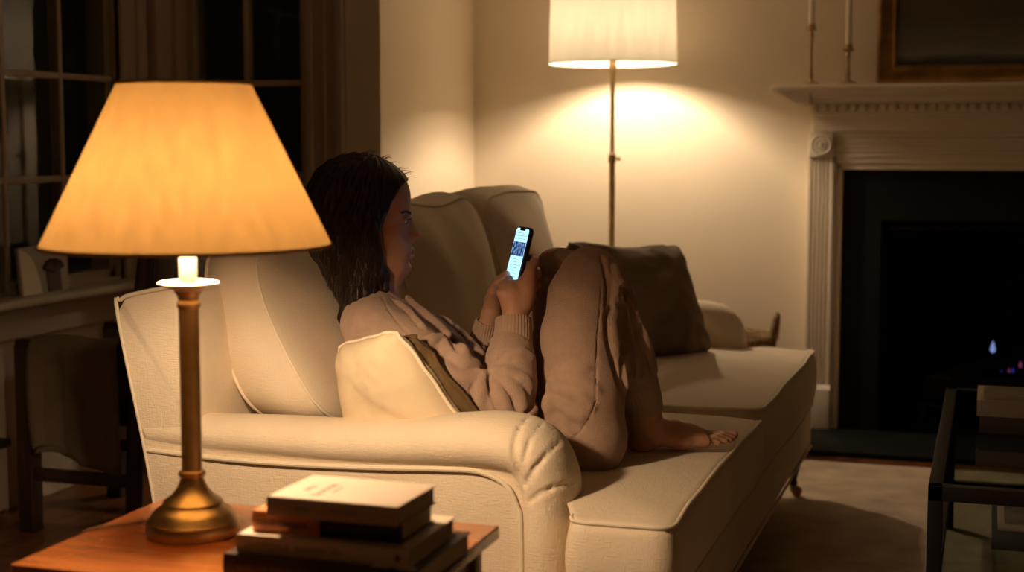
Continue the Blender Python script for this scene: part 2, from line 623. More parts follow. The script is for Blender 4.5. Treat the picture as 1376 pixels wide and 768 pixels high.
def boxed_cushion(outline, h, crown, side, warp, nA=128, nT=14, pipe=.0045, centre=None, pwr=2.2, wob=.003, seed=0):
    """boxed cushion: crowned top and bottom, bulging boxing band; returns (verts, faces, top pipe path, bottom pipe path)"""
    ring = resample(outline, nA)
    c = Vector(centre) if centre else sum(ring, Vector((0, 0))) / nA
    vs, fs = [], []

    def nz(x, y, z): return mnoise.noise(Vector((x * 5 + seed * 7.1, y * 5, z * 5 + seed))) * wob * 2

    def put(x, y, z):
        vs.append(warp(Vector((x + nz(y, x, z), y + nz(x, z, y), z + nz(x, y, z)))))
        return len(vs) - 1
    rows = []
    ctop = put(c.x, c.y, h / 2 + crown)
    for t in range(1, nT + 1):
        tt = (t / nT) ** .8
        z = h / 2 + crown * (1 - tt ** pwr)
        rows.append([put(c.x + (p.x - c.x) * tt, c.y + (p.y - c.y) * tt, z) for p in ring])
    top_edge = [vs[i].copy() for i in rows[-1]]
    nS = 7
    nrm = []
    for i in range(nA):
        t = (ring[(i + 1) % nA] - ring[i - 1]).normalized()
        nrm.append(Vector((t.y, -t.x)))
    for k in range(1, nS):
        q = k / nS
        b = side * math.sin(math.pi * q)
        rows.append([put(p.x + nrm[i].x * b, p.y + nrm[i].y * b, h / 2 - h * q) for i, p in enumerate(ring)])
    bi = len(rows)
    for t in range(nT, 0, -1):
        tt = (t / nT) ** .8
        z = -h / 2 - crown * (1 - tt ** pwr)
        rows.append([put(c.x + (p.x - c.x) * tt, c.y + (p.y - c.y) * tt, z) for p in ring])
    bot_edge = [vs[i].copy() for i in rows[bi]]
    cbot = put(c.x, c.y, -h / 2 - crown)
    for j in range(nA): fs.append((ctop, rows[0][j], rows[0][(j + 1) % nA]))
    for a, b in zip(rows[:-1], rows[1:]):
        for j in range(nA):
            fs.append((a[j], b[j], b[(j + 1) % nA], a[(j + 1) % nA]))
    for j in range(nA): fs.append((cbot, rows[-1][(j + 1) % nA], rows[-1][j]))
    return vs, fs, top_edge, bot_edge


def make_cushion(name, parent, mts, *a, pipe=.0045, both=True, label=None, loc=None, **k):
    vs, fs, te, be = boxed_cushion(*a, **k)
    o = link_mesh(name, np.array([tuple(v) for v in vs]), fs, mts[0], parent, True, None, label, loc)
    m = MB()
    m.tube(te, pipe, 8, closed=True)
    if both: m.tube(be, pipe, 8, closed=True)
    m.build('piping', mts[1], o)
    return o


def quad_pillow(name, TL, TR, BR, BL, t, mt, pmt, label, seed=0, pinch=.04, pipe=.004, rnd=.10, n=44, face=(0, -1, 0), gather=.006, sag=0.0):
    """knife edge pillow spanned by its four corners, corners slightly rounded, plumped by t"""
    TL, TR, BR, BL = [Vector(v) for v in (TL, TR, BR, BL)]
    za = (TR - TL).cross(TL - BL).normalized()
    if za.dot(Vector(face)) < 0: za = -za
    loc = (BR + BL) / 2
    vs, fs = [], []

    def pt(u, v, sgn):
        k = 1 - rnd * (abs(u) * abs(v)) ** 4
        uu, vv = u * k, v * k
        uu *= 1 - pinch * (1 - abs(v) ** 2.0) * abs(u) ** 2
        vv *= 1 - pinch * (1 - abs(u) ** 2.0) * abs(v) ** 2
        a, b = (uu + 1) / 2, (vv + 1) / 2
        p = (BL.lerp(BR, a)).lerp(TL.lerp(TR, a), b)
        e = max(0, (1 - abs(u) ** 2.6)) ** .55 * max(0, (1 - abs(v) ** 2.6)) ** .55
        q = mnoise.noise(Vector((u * 1.8 + seed, v * 1.8, sgn * 3.0))) * gather * 2 * e
        q += mnoise.noise(Vector((u * 5 + seed, v * 5, sgn * 3.0))) * gather * .8 * e
        cr = math.sin(11 * (abs(u) - abs(v)) + 2 * mnoise.noise(Vector((u * 3, v * 3, seed)))) * gather * (abs(u) * abs(v)) ** 1.2
        p = p + za * (sgn * (t / 2 * e + q + cr)) + Vector((0, 0, -sag * (1 - u * u) * max(0, v)))
        p += Vector((mnoise.noise(Vector((u * 2, v * 2, seed + 5))), mnoise.noise(Vector((u * 2, v * 2, seed + 9))), mnoise.noise(Vector((u * 2, v * 2, seed + 13))))) * .005
        return p
    idx = {}
    for sgn in (1, -1):
        for i in range(n + 1):
            for j in range(n + 1):
                u, v = -1 + 2 * i / n, -1 + 2 * j / n
                u = math.sin(u * math.pi / 2) * .35 + u * .65
                v = math.sin(v * math.pi / 2) * .35 + v * .65
                if sgn == -1 and (i in (0, n) or j in (0, n)): idx[(sgn, i, j)] = idx[(1, i, j)]
                else:
                    idx[(sgn, i, j)] = len(vs); vs.append(pt(u, v, sgn))
        for i in range(n):
            for j in range(n):
                q = [idx[(sgn, i, j)], idx[(sgn, i + 1, j)], idx[(sgn, i + 1, j + 1)], idx[(sgn, i, j + 1)]]
                fs.append(tuple(q if sgn == 1 else q[::-1]))
    o = link_mesh(name, np.array([tuple(v) for v in vs]), fs, mt, None, True, None, label, loc)
    tag(o, None, 'pillow', 'loose pillows on the sofa')
    rim = [idx[(1, i, 0)] for i in range(n)] + [idx[(1, n, j)] for j in range(n)] + [idx[(1, i, n)] for i in range(n, 0, -1)] + [idx[(1, 0, j)] for j in range(n, 0, -1)]
    m = MB(); m.tube([vs[i] for i in rim], pipe, 8, closed=True); m.build('piping', pmt, o)
    return o


def frame_mtx(origin, xa, za):
    x = Vector(xa).normalized(); z = Vector(za).normalized()
    y = z.cross(x).normalized(); z = x.cross(y).normalized()
    m = Matrix((x, y, z)).transposed().to_4x4()
    m.translation = Vector(origin)
    return m



# ================================================================== THE ROOM
XW, XB, YB2, YB = -3.05, -2.20, 5.23, 6.30     # window wall, wall beside the sofa, bay wall, chimney wall
CEIL = 2.8
m = MB(); m.box((-3.4, -1.2, -.06), (3.2, 6.9, 0)); struct(m.build('floor', M['floor'], smooth=False))
m = MB(); m.box((-3.4, -1.2, CEIL), (3.2, 6.9, CEIL + .08)); struct(m.build('ceiling', M['ceiling'], smooth=False))
# chimney wall with the firebox opening
m = MB()
m.box((XB - .15, YB, 0), (-.421, YB + .12, CEIL)); m.box((.461, YB, 0), (3.2, YB + .12, CEIL)); m.box((-.421, YB, .895), (.461, YB + .12, CEIL))
struct(m.build('wall_back', M['wall'], smooth=False))
m = MB(); m.box((XB - .15, YB2 + .0, 0), (XB, YB, CEIL)); struct(m.build('wall_left', M['wall'], smooth=False))
m = MB(); m.box((3.0, -1.2, 0), (3.12, YB, CEIL)); struct(m.build('wall_right', M['wall'], smooth=False))
m = MB(); m.box((-3.4, -1.32, 0), (3.12, -1.2, CEIL)); struct(m.build('wall_front', M['wall'], smooth=False))
WZ0, WZ1 = .71, 2.33
m = MB()
A0, A1 = -3.03, -2.505
m.box((XW - .1, YB2, 0), (XB - .15, YB2 + .12, WZ0)); m.box((XW - .1, YB2, WZ1), (XB - .15, YB2 + .12, CEIL))
m.box((A1, YB2, WZ0), (XB - .15, YB2 + .12, WZ1)); m.box((XW - .1, YB2, WZ0), (A0, YB2 + .12, WZ1))
struct(m.build('wall_bay', M['wall_shaded'], smooth=False))
B0, B1 = 2.50, 4.77
WTILT = math.radians(-4.2)      # panes skewed in their bars, shaped to steer the lit room's reflection
m = MB()
m.box((XW - .12, -1.2, 0), (XW, YB2, WZ0)); m.box((XW - .12, -1.2, WZ1), (XW, YB2, CEIL))
m.box((XW - .12, B1, WZ0), (XW, YB2, WZ1)); m.box((XW - .12, -1.2, WZ0), (XW, B0, WZ1))
struct(m.build('wall_window', M['wall_shaded'], smooth=False))


def window(n, p0, p1, inward, cols, label, tilt=0.0):
    """p0,p1: ends of the opening along the wall; inward: unit vector into the room"""
    p0, p1, inw = Vector(p0), Vector(p1), Vector(inward)
    along = (p1 - p0).normalized()
    L = (p1 - p0).length
    root = bpy.data.objects.new('window_%d' % n, None)
    COL.objects.link(root)
    root.location = (*p0.xy, WZ0)
    ROOT[root.name] = Vector((*p0.xy, WZ0))
    root['kind'] = 'structure'
    root['label'] = label

    def bx(mb, a0, a1, d0, d1, z0, z1, bev=.003):
        # a: along wall, d: distance into the room
        R = Matrix((along, inw, Vector((0, 0, 1)))).transposed().to_4x4()
        R.translation = Vector((p0.x, p0.y, 0))
        mb.box((a0, d0, z0), (a1, d1, z1), 0, bev, R)
    f = MB()
    bx(f, -.005, .035, -.10, -.02, WZ0, WZ1); bx(f, L - .035, L + .005, -.10, -.02, WZ0, WZ1)
    bx(f, .0, L, -.10, -.02, WZ1 - .04, WZ1); bx(f, 0, L, -.10, -.02, WZ0 - .01, WZ0 + .03)
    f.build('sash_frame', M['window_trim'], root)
    g = MB()
    for c in cols: bx(g, c - .011, c + .011, -.052, -.010, WZ0, WZ1, .004)
    for z in (1.077, 1.43, 1.783, 2.136): bx(g, 0, L, -.050, -.012, z - .011, z + .011, .004)
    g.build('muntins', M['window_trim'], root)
    g = MB()
    if tilt:
        ed = [0.0] + list(cols) + [L]
        for a, b in zip(ed[:-1], ed[1:]):
            dd = (b - a) * math.tan(tilt)
            q = MB(); q.extrude([(a, 0), (b, dd), (b, dd + .003), (a, .003)], (p0.x, p0.y, WZ0), (p0.x, p0.y, WZ1), along, inw)
            g.add([v + inw * (-.018) for v in q.v], q.f)
    else: bx(g, .0, L, -.056, -.052, WZ0, WZ1, 0)
    g.build('glass_pane', M['glass'], root, smooth=False)
    return root, bx, L


w1, bx1, L1 = window(1, (XW, B1, 0), (XW, B0, 0), (1, 0, 0), [.32, .64, .96, 1.28, 1.60, 1.92], 'tall dark window with white glazing bars behind the table lamp', WTILT)
m = MB(); bx1(m, -.14, -.0, -.0, .022, WZ0 - .02, WZ1 + .14, .006); bx1(m, -.14, -.105, 0, .034, WZ0 - .02, WZ1 + .14, .006)
bx1(m, -.03, 0, 0, .030, WZ0 - .02, WZ1, .006)
bx1(m, 0, L1, 0, .022, WZ1, WZ1 + .13, .006)
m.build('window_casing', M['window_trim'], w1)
m = MB(); bx1(m, -.18, L1 + .15, -.06, .125, .672, .702, .012); bx1(m, -.16, L1 + .15, 0, .05, .655, .675, .008)
bx1(m, -.14, L1 + .14, 0, .028, .56, .66, .006)
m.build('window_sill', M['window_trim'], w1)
w2, bx2, L2 = window(2, (A1, YB2, 0), (A0, YB2, 0), (0, -1, 0), [.262], 'narrow black night window in the corner behind the person')
m = MB()
bx2(m, -.165, 0, 0, .020, WZ0 - .02, WZ1 + .14, .006); bx2(m, -.165, -.125, 0, .036, WZ0 - .02, WZ1 + .14, .008)
bx2(m, -.035, 0, 0, .030, WZ0 - .02, WZ1, .006); bx2(m, -.09, -.075, 0, .028, WZ0 - .02, WZ1, .005)
bx2(m, 0, L2, 0, .022, WZ1, WZ1 + .13, .006)
m.build('window_casing', M['window_trim'], w2)
m = MB(); bx2(m, -.18, L2, -.06, .10, .672, .702, .012); bx2(m, -.16, L2, 0, .028, .56, .66, .006)
m.build('window_sill', M['window_trim'], w2)
# corner post between the two windows
m = MB(); m.box((XW, YB2 - .16, 0), (XW + .025, YB2 - .0, CEIL), 0, .004); m.box((XW, YB2 - .24, 0), (XW + .045, YB2 - .15, CEIL), 0, .008)
m.box((XW, YB2 - .10, 0), (XW + .05, YB2 - .05, CEIL), 0, .012)
struct(m.build('trim_1', M['window_trim']))


def baseboard(name, p0, p1, inw):
    m = MB()
    m.extrude([(0, 0), (.016, 0), (.016, .10), (.008, .125), (0, .13)], p0, p1, inw, (0, 0, 1))
    struct(m.build(name, M['trim'], smooth=False))


baseboard('baseboard_back', (XB, YB, 0), (-.72, YB, 0), (0, -1, 0))
baseboard('baseboard_left', (XB, YB2, 0), (XB, YB, 0), (1, 0, 0))
baseboard('baseboard_bay', (XW, YB2, 0), (XB, YB2, 0), (0, -1, 0))

# rug
r = thing('area_rug', (.2, 3.4, 0), 'large beige wool rug on the wooden floor in front of the fireplace', 'rug')
m = MB(); m.box((-1.45, 2.30, 0.0), (2.3, 5.59, .014), 0, .006); m.build('rug_pile', M['rug'], r)

# baseboard heater under the window
h = thing('baseboard_heater', (XW + .04, 3.0, 0), 'low cream metal heater on the floor under the dark window', 'heater')
m = MB(); m.box((XW + .005, 1.5, .03), (XW + .075, 3.98, .235), 0, .008); m.build('cover', M['radiator'], h)
m = MB(); m.box((XW + .03, 1.5, .236), (XW + .095, 3.975, .262), 0, .006); m.build('top_grille', M['black'], h)

# ================================================================== FIREPLACE
fp = thing('fireplace', (.02, 6.2, 0), 'white painted classical fireplace with fluted pilasters, dentils and black slate surround', 'fireplace')
CX = .02


def mir(x): return 2 * CX - x


def fluted(mb, x0, x1, y, z0, z1, n, depth=.008):
    """vertical fluted board facing -y"""
    w = (x1 - x0)
    prof = [(0, .03)]
    prof.append((0, 0)); prof.append((.010, 0))
    iw = (w - .020) / n
    for i in range(n):
        for k in range(1, 7):
            t = k / 7
            prof.append((.010 + iw * (i + .12 + .76 * t), depth * math.sin(math.pi * t) ** .7))
        prof.append((.010 + iw * (i + 1) - iw * .06, 0))
    prof += [(w, 0), (w, .03)]
    mb.extrude(prof, (x0, y, z0), (x0, y, z1), (1, 0, 0), (0, 1, 0))


def reeded(mb, x0, x1, y, z0, z1, n, depth=.008):
    w = (z1 - z0)
    prof = [(0, .03), (0, 0), (.008, 0)]
    iw = (w - .016) / n
    for i in range(n):
        for k in range(1, 7):
            t = k / 7
            prof.append((.008 + iw * (i + .1 + .8 * t), depth * math.sin(math.pi * t) ** .7))
        prof.append((.008 + iw * (i + 1) - iw * .05, 0))
    prof += [(w, 0), (w, .03)]
    mb.extrude(prof, (x0, y, z0), (x1, y, z0), (0, 0, 1), (0, 1, 0))


for sx in (0, 1):
    x0, x1 = (-.712, -.614) if sx == 0 else (mir(-.614), mir(-.712))
    m = MB(); fluted(m, x0, x1, 6.195, .20, 1.14, 5)
    m.box((x0, 6.224, 0), (x1, YB + .0, 1.31), 0)
    pl = m.build('pilaster', M['trim'], fp, angle=30)
    m = MB(); m.box((x0 - .006, 6.18, .0), (x1 + .006, 6.23, .185), 0, .004)
    m.extrude([(0, 0), (.018, 0), (.012, .012), (0, .02)], (x0 - .006, 6.198, .185), (x1 + .006, 6.198, .185), (0, -1, 0), (0, 0, 1))
    m.build('plinth', M['trim'], pl)
    m = MB(); m.box((x0 - .002, 6.185, 1.142), (x1 + .002, 6.23, 1.243), 0, .004)
    cxx, czz = (x0 + x1) / 2, 1.192
    rr = MB()
    rr.lathe([(.042, 0), (.042, .006), (.038, .009), (.034, .006), (.030, .004), (.024, .008), (.020, .008), (.016, .004), (.010, .005), (.008, .012), (.003, .015), (.0001, .015)], (0, 0, 0), 32)
    R = Matrix.Translation((cxx, 6.186, czz)) @ Matrix.Rotation(math.pi / 2, 4, 'X')
    m.add([R @ v for v in rr.v], rr.f)
    m.build('rosette_block', M['trim'], pl)
m = MB(); reeded(m, -.614, mir(-.614), 6.20, 1.142, 1.243, 5); m.box((-.70, 6.228, 1.14), (mir(-.70), YB, 1.40)); m.build('reeded_lintel', M['trim'], fp, angle=30)
m = MB(); m.box((-.70, 6.195, 1.245), (mir(-.70), 6.24, 1.312), 0, .003); m.build('frieze', M['trim'], fp)
m = MB()
m.box((-.705, 6.17, 1.308), (mir(-.705), 6.24, 1.322), 0, .004)
x = -.70
while x < mir(-.70) - .02:
    m.box((x, 6.135, 1.326), (x + .024, 6.18, 1.358), 0, .002); x += .0385
m.box((-.70, 6.168, 1.32), (mir(-.70), 6.24, 1.362))
m.build('dentil_band', M['trim'], fp)
m = MB()
pr = [(.0, 0), (.06, 0), (.075, .006), (.080, .018), (.10, .030), (.125, .036), (.135, .046), (.135, .052), (0, .052)]
m.extrude(pr, (-.845 + .09, 6.20, 1.358), (mir(-.845) - .09, 6.20, 1.358), (0, -1, 0), (0, 0, 1))
for sgn, xx in ((-1, -.70), (1, mir(-.70))):
    m.extrude([(a, b) for a, b in pr], (xx + sgn * -.0, 6.066, 1.358), (xx, YB, 1.358), (sgn * 1.0, 0, 0), (0, 0, 1))
m.build('crown_moulding', M['trim'], fp, angle=30)
m = MB(); m.box((-.852, 6.045, 1.408), (mir(-.852), YB, 1.432), 0, .008); m.build('mantel_shelf', M['trim'], fp)
m = MB()
m.box((-.616, 6.206, 0), (-.600, 6.25, 1.142), 0, .003); m.box((mir(-.600), 6.206, 0), (mir(-.616), 6.25, 1.142), 0, .003)
m.box((-.600, 6.214, 0), (-.576, 6.25, 1.117), 0, .006); m.box((mir(-.576), 6.214, 0), (mir(-.600), 6.25, 1.117), 0, .006)
m.box((-.600, 6.214, 1.091), (mir(-.600), 6.25, 1.118), 0, .006); m.box((-.616, 6.206, 1.118), (mir(-.616), 6.25, 1.143), 0, .003)
m.build('inner_bead', M['trim'], fp)
m = MB()
m.box((-.58, 6.24, 0), (-.421, 6.31, 1.10)); m.box((.461, 6.24, 0), (mir(-.58), 6.31, 1.10)); m.box((-.421, 6.24, .885), (.461, 6.31, 1.10))
m.build('slate_surround', M['slate'], fp, smooth=False)
m = MB()
m.box((-.44, 6.31, 0), (-.421, 6.80, .92)); m.box((.461, 6.31, 0), (.48, 6.80, .92)); m.box((-.44, 6.78, 0), (.48, 6.82, .92)); m.box((-.44, 6.31, .90), (.48, 6.82, .93)); m.box((-.44, 6.31, 0), (.48, 6.82, .02))
m.build('firebox', M['soot'], fp, smooth=False)
m = MB()
m.box((-.415, 6.25, .845), (.455, 6.262, .884), 0, .003); m.box((-.418, 6.25, 0.02), (-.395, 6.262, .884), 0, .003); m.box((.435, 6.25, 0.02), (.458, 6.262, .884), 0, .003)
m.build('firebox_frame', M['soot'], fp)
h = thing('hearth_slab', (.02, 5.99, 0), 'low black slate hearth slab on the floor before the fireplace', 'hearth')
m = MB(); m.box((-.80, 5.745, 0), (.84, 6.215, .022), 0, .004); m.build('slab', M['slate'], h)

# gas fire
gf = thing('gas_fire', (.03, 6.52, .02), 'small gas fire with black logs and tiny blue flames in the fireplace', 'fire')
m = MB()
for i in range(12): m.box((-.24 + i * .05, 6.40, .10), (-.232 + i * .05, 6.68, .112), 0, .002)
for y_ in (6.42, 6.66): m.box((-.27, y_, .095), (.36, y_ + .012, .108), 0, .002)
for x_ in (-.25, .34):
    for y_ in (6.42, 6.66): m.box((x_, y_, .02), (x_ + .012, y_ + .012, .10))
m.box((-.24, 6.50, .11), (.33, 6.58, .222), 0, .01)
m.build('grate', M['black'], gf)
for (a, b, rr_) in (((-.25, 6.44, .16), (.34, 6.47, .15), .042), ((-.2, 6.63, .17), (.36, 6.60, .17), .045), ((-.12, 6.42, .24), (.16, 6.66, .27), .035), ((.30, 6.44, .25), (.12, 6.64, .31), .032)):
    m = MB()
    pa, pb = Vector(a), Vector(b)
    pts = [pa.lerp(pb, t / 8) + Vector((0, 0, .008 * math.sin(t * 2.1))) for t in range(9)]
    m.tube(pts, [rr_ * (1 + .10 * math.sin(t * 1.7 + rr_ * 90)) for t in range(9)], 12)
    m.build('log', M['log'], gf)
FL = [(1334, 470, .050, 'flame_white', (.35, .45, 1.0), .55), (1292, 497, .022, 'b', (.08, .10, .9), .22), (1303, 497, .018, 'p', (.5, .08, .25), .28), (1314, 498, .024, 'v', (.22, .08, .7), .3),
      (1328, 498, .022, 'p', (.45, .08, .45), .3), (1345, 498, .030, 'b', (.03, .16, .85), .42), (1356, 499, .020, 'p', (.55, .09, .2), .3), (1361, 499, .022, 'b', (.04, .12, .8), .25), (1371, 492, .030, 'p', (.8, .25, .2), .5)]
for (px, py, hh, nm, c_, e_) in FL:
    b0 = P(px, py, y=6.545)
    mm = M.get('fl_' + nm) or M.setdefault('fl_' + nm, mat_glow('gas_flame_' + nm, c_, e_))
    m = MB()
    w_ = hh * .22
    m.lathe([(w_ * .5, 0), (w_, hh * .18), (w_ * .95, hh * .35), (w_ * .6, hh * .65), (w_ * .25, hh * .88), (.0002, hh)], b0 - Vector((0, 0, hh * .2)), 10)
    m.build('flame', mm, gf)

# ---- mantel things
def candlestick(name, x, y, hh, lab, lab2):
    t = thing(name, (x, y, 1.432), lab, 'candlestick', 'brass candlesticks on the mantel')
    m = MB()
    m.lathe([(.0001, 0), (.034, 0), (.036, .004), (.032, .010), (.018, .014), (.010, .022), (.0075, .032), (.011, .040), (.0075, .048), (.006, .06), (.0055, hh * .5), (.0065, hh - .055), (.010, hh - .045), (.007, hh - .038), (.008, hh - .028), (.020, hh - .022), (.022, hh - .018), (.014, hh - .012), (.0155, hh), (.0001, hh)], (x, y, 1.432), 28)
    m.build('stem', M['brass_dark'], t)
    c = thing('taper_candle', (x, y, 1.432 + hh - .004), lab2, 'candle', 'white taper candles on the mantel')
    m = MB(); z0 = 1.432 + hh
    m.lathe([(.0001, -.0), (.0125, 0), (.0125, .02), (.0118, .22), (.0095, .238), (.004, .243), (.0001, .243)], (x, y, z0), 20)
    m.build('wax', M['candle'], c)
    m = MB(); m.tube([(x, y, z0 + .24), (x, y, z0 + .25), (x + .002, y, z0 + .258)], .0012, 6); m.build('wick', M['ink_dark'], c)


candlestick('candlestick', -.706, 6.15, .245, 'taller brass candlestick at the left end of the mantel shelf', 'white taper candle in the taller brass candlestick')
candlestick('candlestick', -.556, 6.12, .158, 'shorter brass candlestick nearer the gold framed painting', 'white taper candle in the shorter brass candlestick')
pf = thing('framed_painting', (.02, 6.28, 1.434), 'dark landscape painting in an ornate antique gold frame above the mantel', 'painting')
x0, x1, z0, z1 = -.455, .495, 1.434, 2.12
fw = .078
m = MB()
prof = [(0, 0), (0, .030), (.006, .040), (.014, .042), (.022, .034), (.034, .028), (.050, .022), (.060, .024), (.068, .030), (.074, .024), (.078, .010), (.078, 0)]
cs = [Vector((x0, 0, z0)), Vector((x1, 0, z0)), Vector((x1, 0, z1)), Vector((x0, 0, z1))]
ins = [Vector((1, 0, 1)), Vector((-1, 0, 1)), Vector((-1, 0, -1)), Vector((1, 0, -1))]
vs, fs = [], []
for c_, i_ in zip(cs, ins):
    for a, d in prof: vs.append(c_ + i_ * a + Vector((0, YB - .008 - d, 0)))
n_ = len(prof)
for k in range(4):
    for j in range(n_): fs.append((k * n_ + j, ((k + 1) % 4) * n_ + j, ((k + 1) % 4) * n_ + (j + 1) % n_, k * n_ + (j + 1) % n_))
m.add(vs, fs); m.build('gilt_frame', M['gold'], pf, angle=50)
pm = bpy.data.materials.new('dark_seascape'); pm.use_nodes = True
nt = pm.node_tree; b = nt.nodes['Principled BSDF']; b.inputs['Roughness'].default_value = .38
tc = nt.nodes.new('ShaderNodeTexCoord'); sp = nt.nodes.new('ShaderNodeSeparateXYZ'); nt.links.new(tc.outputs['Object'], sp.inputs[0])
nz = nt.nodes.new('ShaderNodeTexNoise'); nz.inputs['Scale'].default_value = 5; nz.inputs['Detail'].default_value = 6
mp = nt.nodes.new('ShaderNodeMapping'); mp.inputs['Scale'].default_value = (1, 1, 5); nt.links.new(tc.outputs['Object'], mp.inputs[0]); nt.links.new(mp.outputs[0], nz.inputs['Vector'])
ad = nt.nodes.new('ShaderNodeMath'); ad.operation = 'MULTIPLY_ADD'; ad.inputs[1].default_value = .07; nt.links.new(nz.outputs['Fac'], ad.inputs[0]); nt.links.new(sp.outputs['Z'], ad.inputs[2])
rp = nt.nodes.new('ShaderNodeValToRGB'); nt.links.new(ad.outputs[0], rp.inputs[0])
els = [(.09, (.06, .05, .03)), (.125, (.04, .04, .03)), (.14, (.10, .10, .09)), (.16, (.19, .19, .17)), (.19, (.14, .13, .11)), (.30, (.08, .065, .045)), (.6, (.085, .065, .04))]
for i, (p_, c_) in enumerate(els):
    e = rp.color_ramp.elements[i] if i < 2 else rp.color_ramp.elements.new(p_)
    e.position = p_; e.color = (*c_, 1)
nt.links.new(rp.outputs[0], b.inputs['Base Color'])
m = MB(); m.box((x0 + fw - .01, YB - .016, z0 + fw - .01), (x1 - fw + .01, YB - .006, z1 - fw + .01)); m.build('canvas', pm, pf, smooth=False)

# basket behind the far arm
bk = thing('log_basket', (-.955, 5.80, 0), 'wicker basket with a raised handle on the floor behind the sofa arm', 'basket')
m = MB()
m.lathe([(.0001, 0), (.13, 0), (.15, .06), (.165, .20), (.17, .36), (.176, .43), (.180, .445), (.172, .455), (.160, .43), (.155, .36), (.15, .2), (.12, .03), (.0001, .025)], (-.955, 5.80, 0), 40)
m.build('woven_body', M['wicker'], bk)
for sg in (1, -1):
    m = MB()
    m.tube([(-.955 + sg * (.165 + .012 * math.sin(t * math.pi)), 5.80 + .06 * math.cos(math.pi * t), .43 + .105 * math.sin(math.pi * t) ** .8) for t in [i / 12 for i in range(13)]], .011, 8)
    m.build('handle', M['wicker'], bk)

# ================================================================== SOFA
sofa = thing('sofa', (-1.1, 3.865, 0), 'cream linen rolled-arm sofa with loose back cushions, the person sits on it', 'sofa')
YC = 3.865


def sofa_arm(far):
    F = Field((-1.80, 2.66, .15), (-.70, 2.95, .71), .005)
    pts = [(-1.735, .582), (-1.45, .584), (-1.20, .587), (-.985, .603), (-.90, .604), (-.850, .588), (-.824, .548), (-.815, .48), (-.813, .19)]
    rs = [.037, .044, .048, .056, .058, .059, .058, .056, .055]
    cr_ = bez([(a, 0, b_) for a, b_ in pts], 28)
    rr_ = np.interp(np.linspace(0, 1, 29), np.linspace(0, 1, 9), rs)
    F.box((-1.735, 2.750, .178), (-.80, 2.872, .585), .012)
    sl, X, Y, Z = F.win((-1.8, 2.6, .1), (-.6, 3, .8))
    roll = None
    for i in range(28):
        a = np.array(cr_[i]); b_ = np.array(cr_[i + 1]); ba = b_ - a
        t = np.clip(((X - a[0]) * ba[0] + (Z - a[2]) * ba[2]) / float(ba @ ba), 0, 1)
        d = np.sqrt((X - a[0] - t * ba[0]) ** 2 + ((Y - 2.80) * .64) ** 2 + (Z - a[2] - t * ba[2]) ** 2) - (rr_[i] + (rr_[i + 1] - rr_[i]) * t)
        roll = d if roll is None else np.minimum(roll, d)
    F.put(sl, np.broadcast_to(roll, F.a[sl].shape), .006)
    F.a[sl] = np.maximum(F.a[sl], .178 - Z)
    F.a[sl] = np.maximum(F.a[sl], np.interp(Z, [.18, .45, .82], [-1.664, -1.686, -1.755]).astype(np.float32) - X)
    F.wobble((-1.8, 2.66, .15), (-.7, 2.95, .71), .0014, (20, 55), 3)

    def onarm(pix):
        out = []
        for (a, b_) in zip(pix[:-1], pix[1:]):
            n_ = max(1, int(math.hypot(b_[0] - a[0], b_[1] - a[1]) / 3))
            for i in range(n_ + 1):
                px, py = a[0] + (b_[0] - a[0]) * i / n_, a[1] + (b_[1] - a[1]) * i / n_
                yy = 2.665
                while yy < 2.93:
                    q = P(px, py, y=yy)
                    if F.sample(q) < 0: out.append(tuple(q)); break
                    yy += .0015
        return out
    for pix, r_ in (([(712, 558), (700, 572), (692, 590), (691, 615), (697, 636), (705, 652)], .0034), ([(752, 594), (735, 610), (718, 630), (705, 652)], .0030), ([(767, 648), (745, 654), (725, 663), (711, 674)], .0026), ([(730, 568), (712, 590), (704, 620)], .0016)):
        q = onarm(pix)
        if len(q) > 2: F.chain(q, [r_ * (.4 + .6 * min(1, i / (len(q) * .5))) for i in range(len(q))], .006, cut=True)
    v, fs = F.mesh()
    if far:
        v = v.copy(); v[:, 1] = 2 * YC - v[:, 1]; v[:, 2] = v[:, 2] + np.clip((v[:, 2] - .4) / .2, 0, 1) * .012
        fs = [f[::-1] for f in fs]
    o = link_mesh('arm', v, fs, M['sofa'], sofa, True)
    m = MB()
    wl = [(-1.698, 2.744, .548), (-1.52, 2.742, .541), (-1.34, 2.742, .540), (-1.15, 2.742, .546), (-1.03, 2.742, .552), (-.95, 2.742, .552), (-.895, 2.742, .530), (-.872, 2.742, .49), (-.862, 2.742, .44), (-.860, 2.742, .18)]
    cr = bez(wl, 40)
    if far: cr = [(a, 2 * YC - b_, c) for a, b_, c in cr]
    m.tube(cr, .0055, 8)
    m.build('piping', M['sofa_pipe'], o)
    return o


def bez(pts, n):
    """Catmull-Rom through the points"""
    P_ = [Vector(p) for p in pts]
    P_ = [P_[0] * 2 - P_[1]] + P_ + [P_[-1] * 2 - P_[-2]]
    out = []
    segs = len(P_) - 3
    for k in range(n + 1):
        t = k / n * segs
        i = min(int(t), segs - 1); t -= i
        a, b_, c, d = P_[i:i + 4]
        out.append(tuple(.5 * ((2 * b_) + (c - a) * t + (2 * a - 5 * b_ + 4 * c - d) * t * t + (3 * b_ - a - 3 * c + d) * t ** 3)))
    return out


sofa_arm(False)
sofa_arm(True)
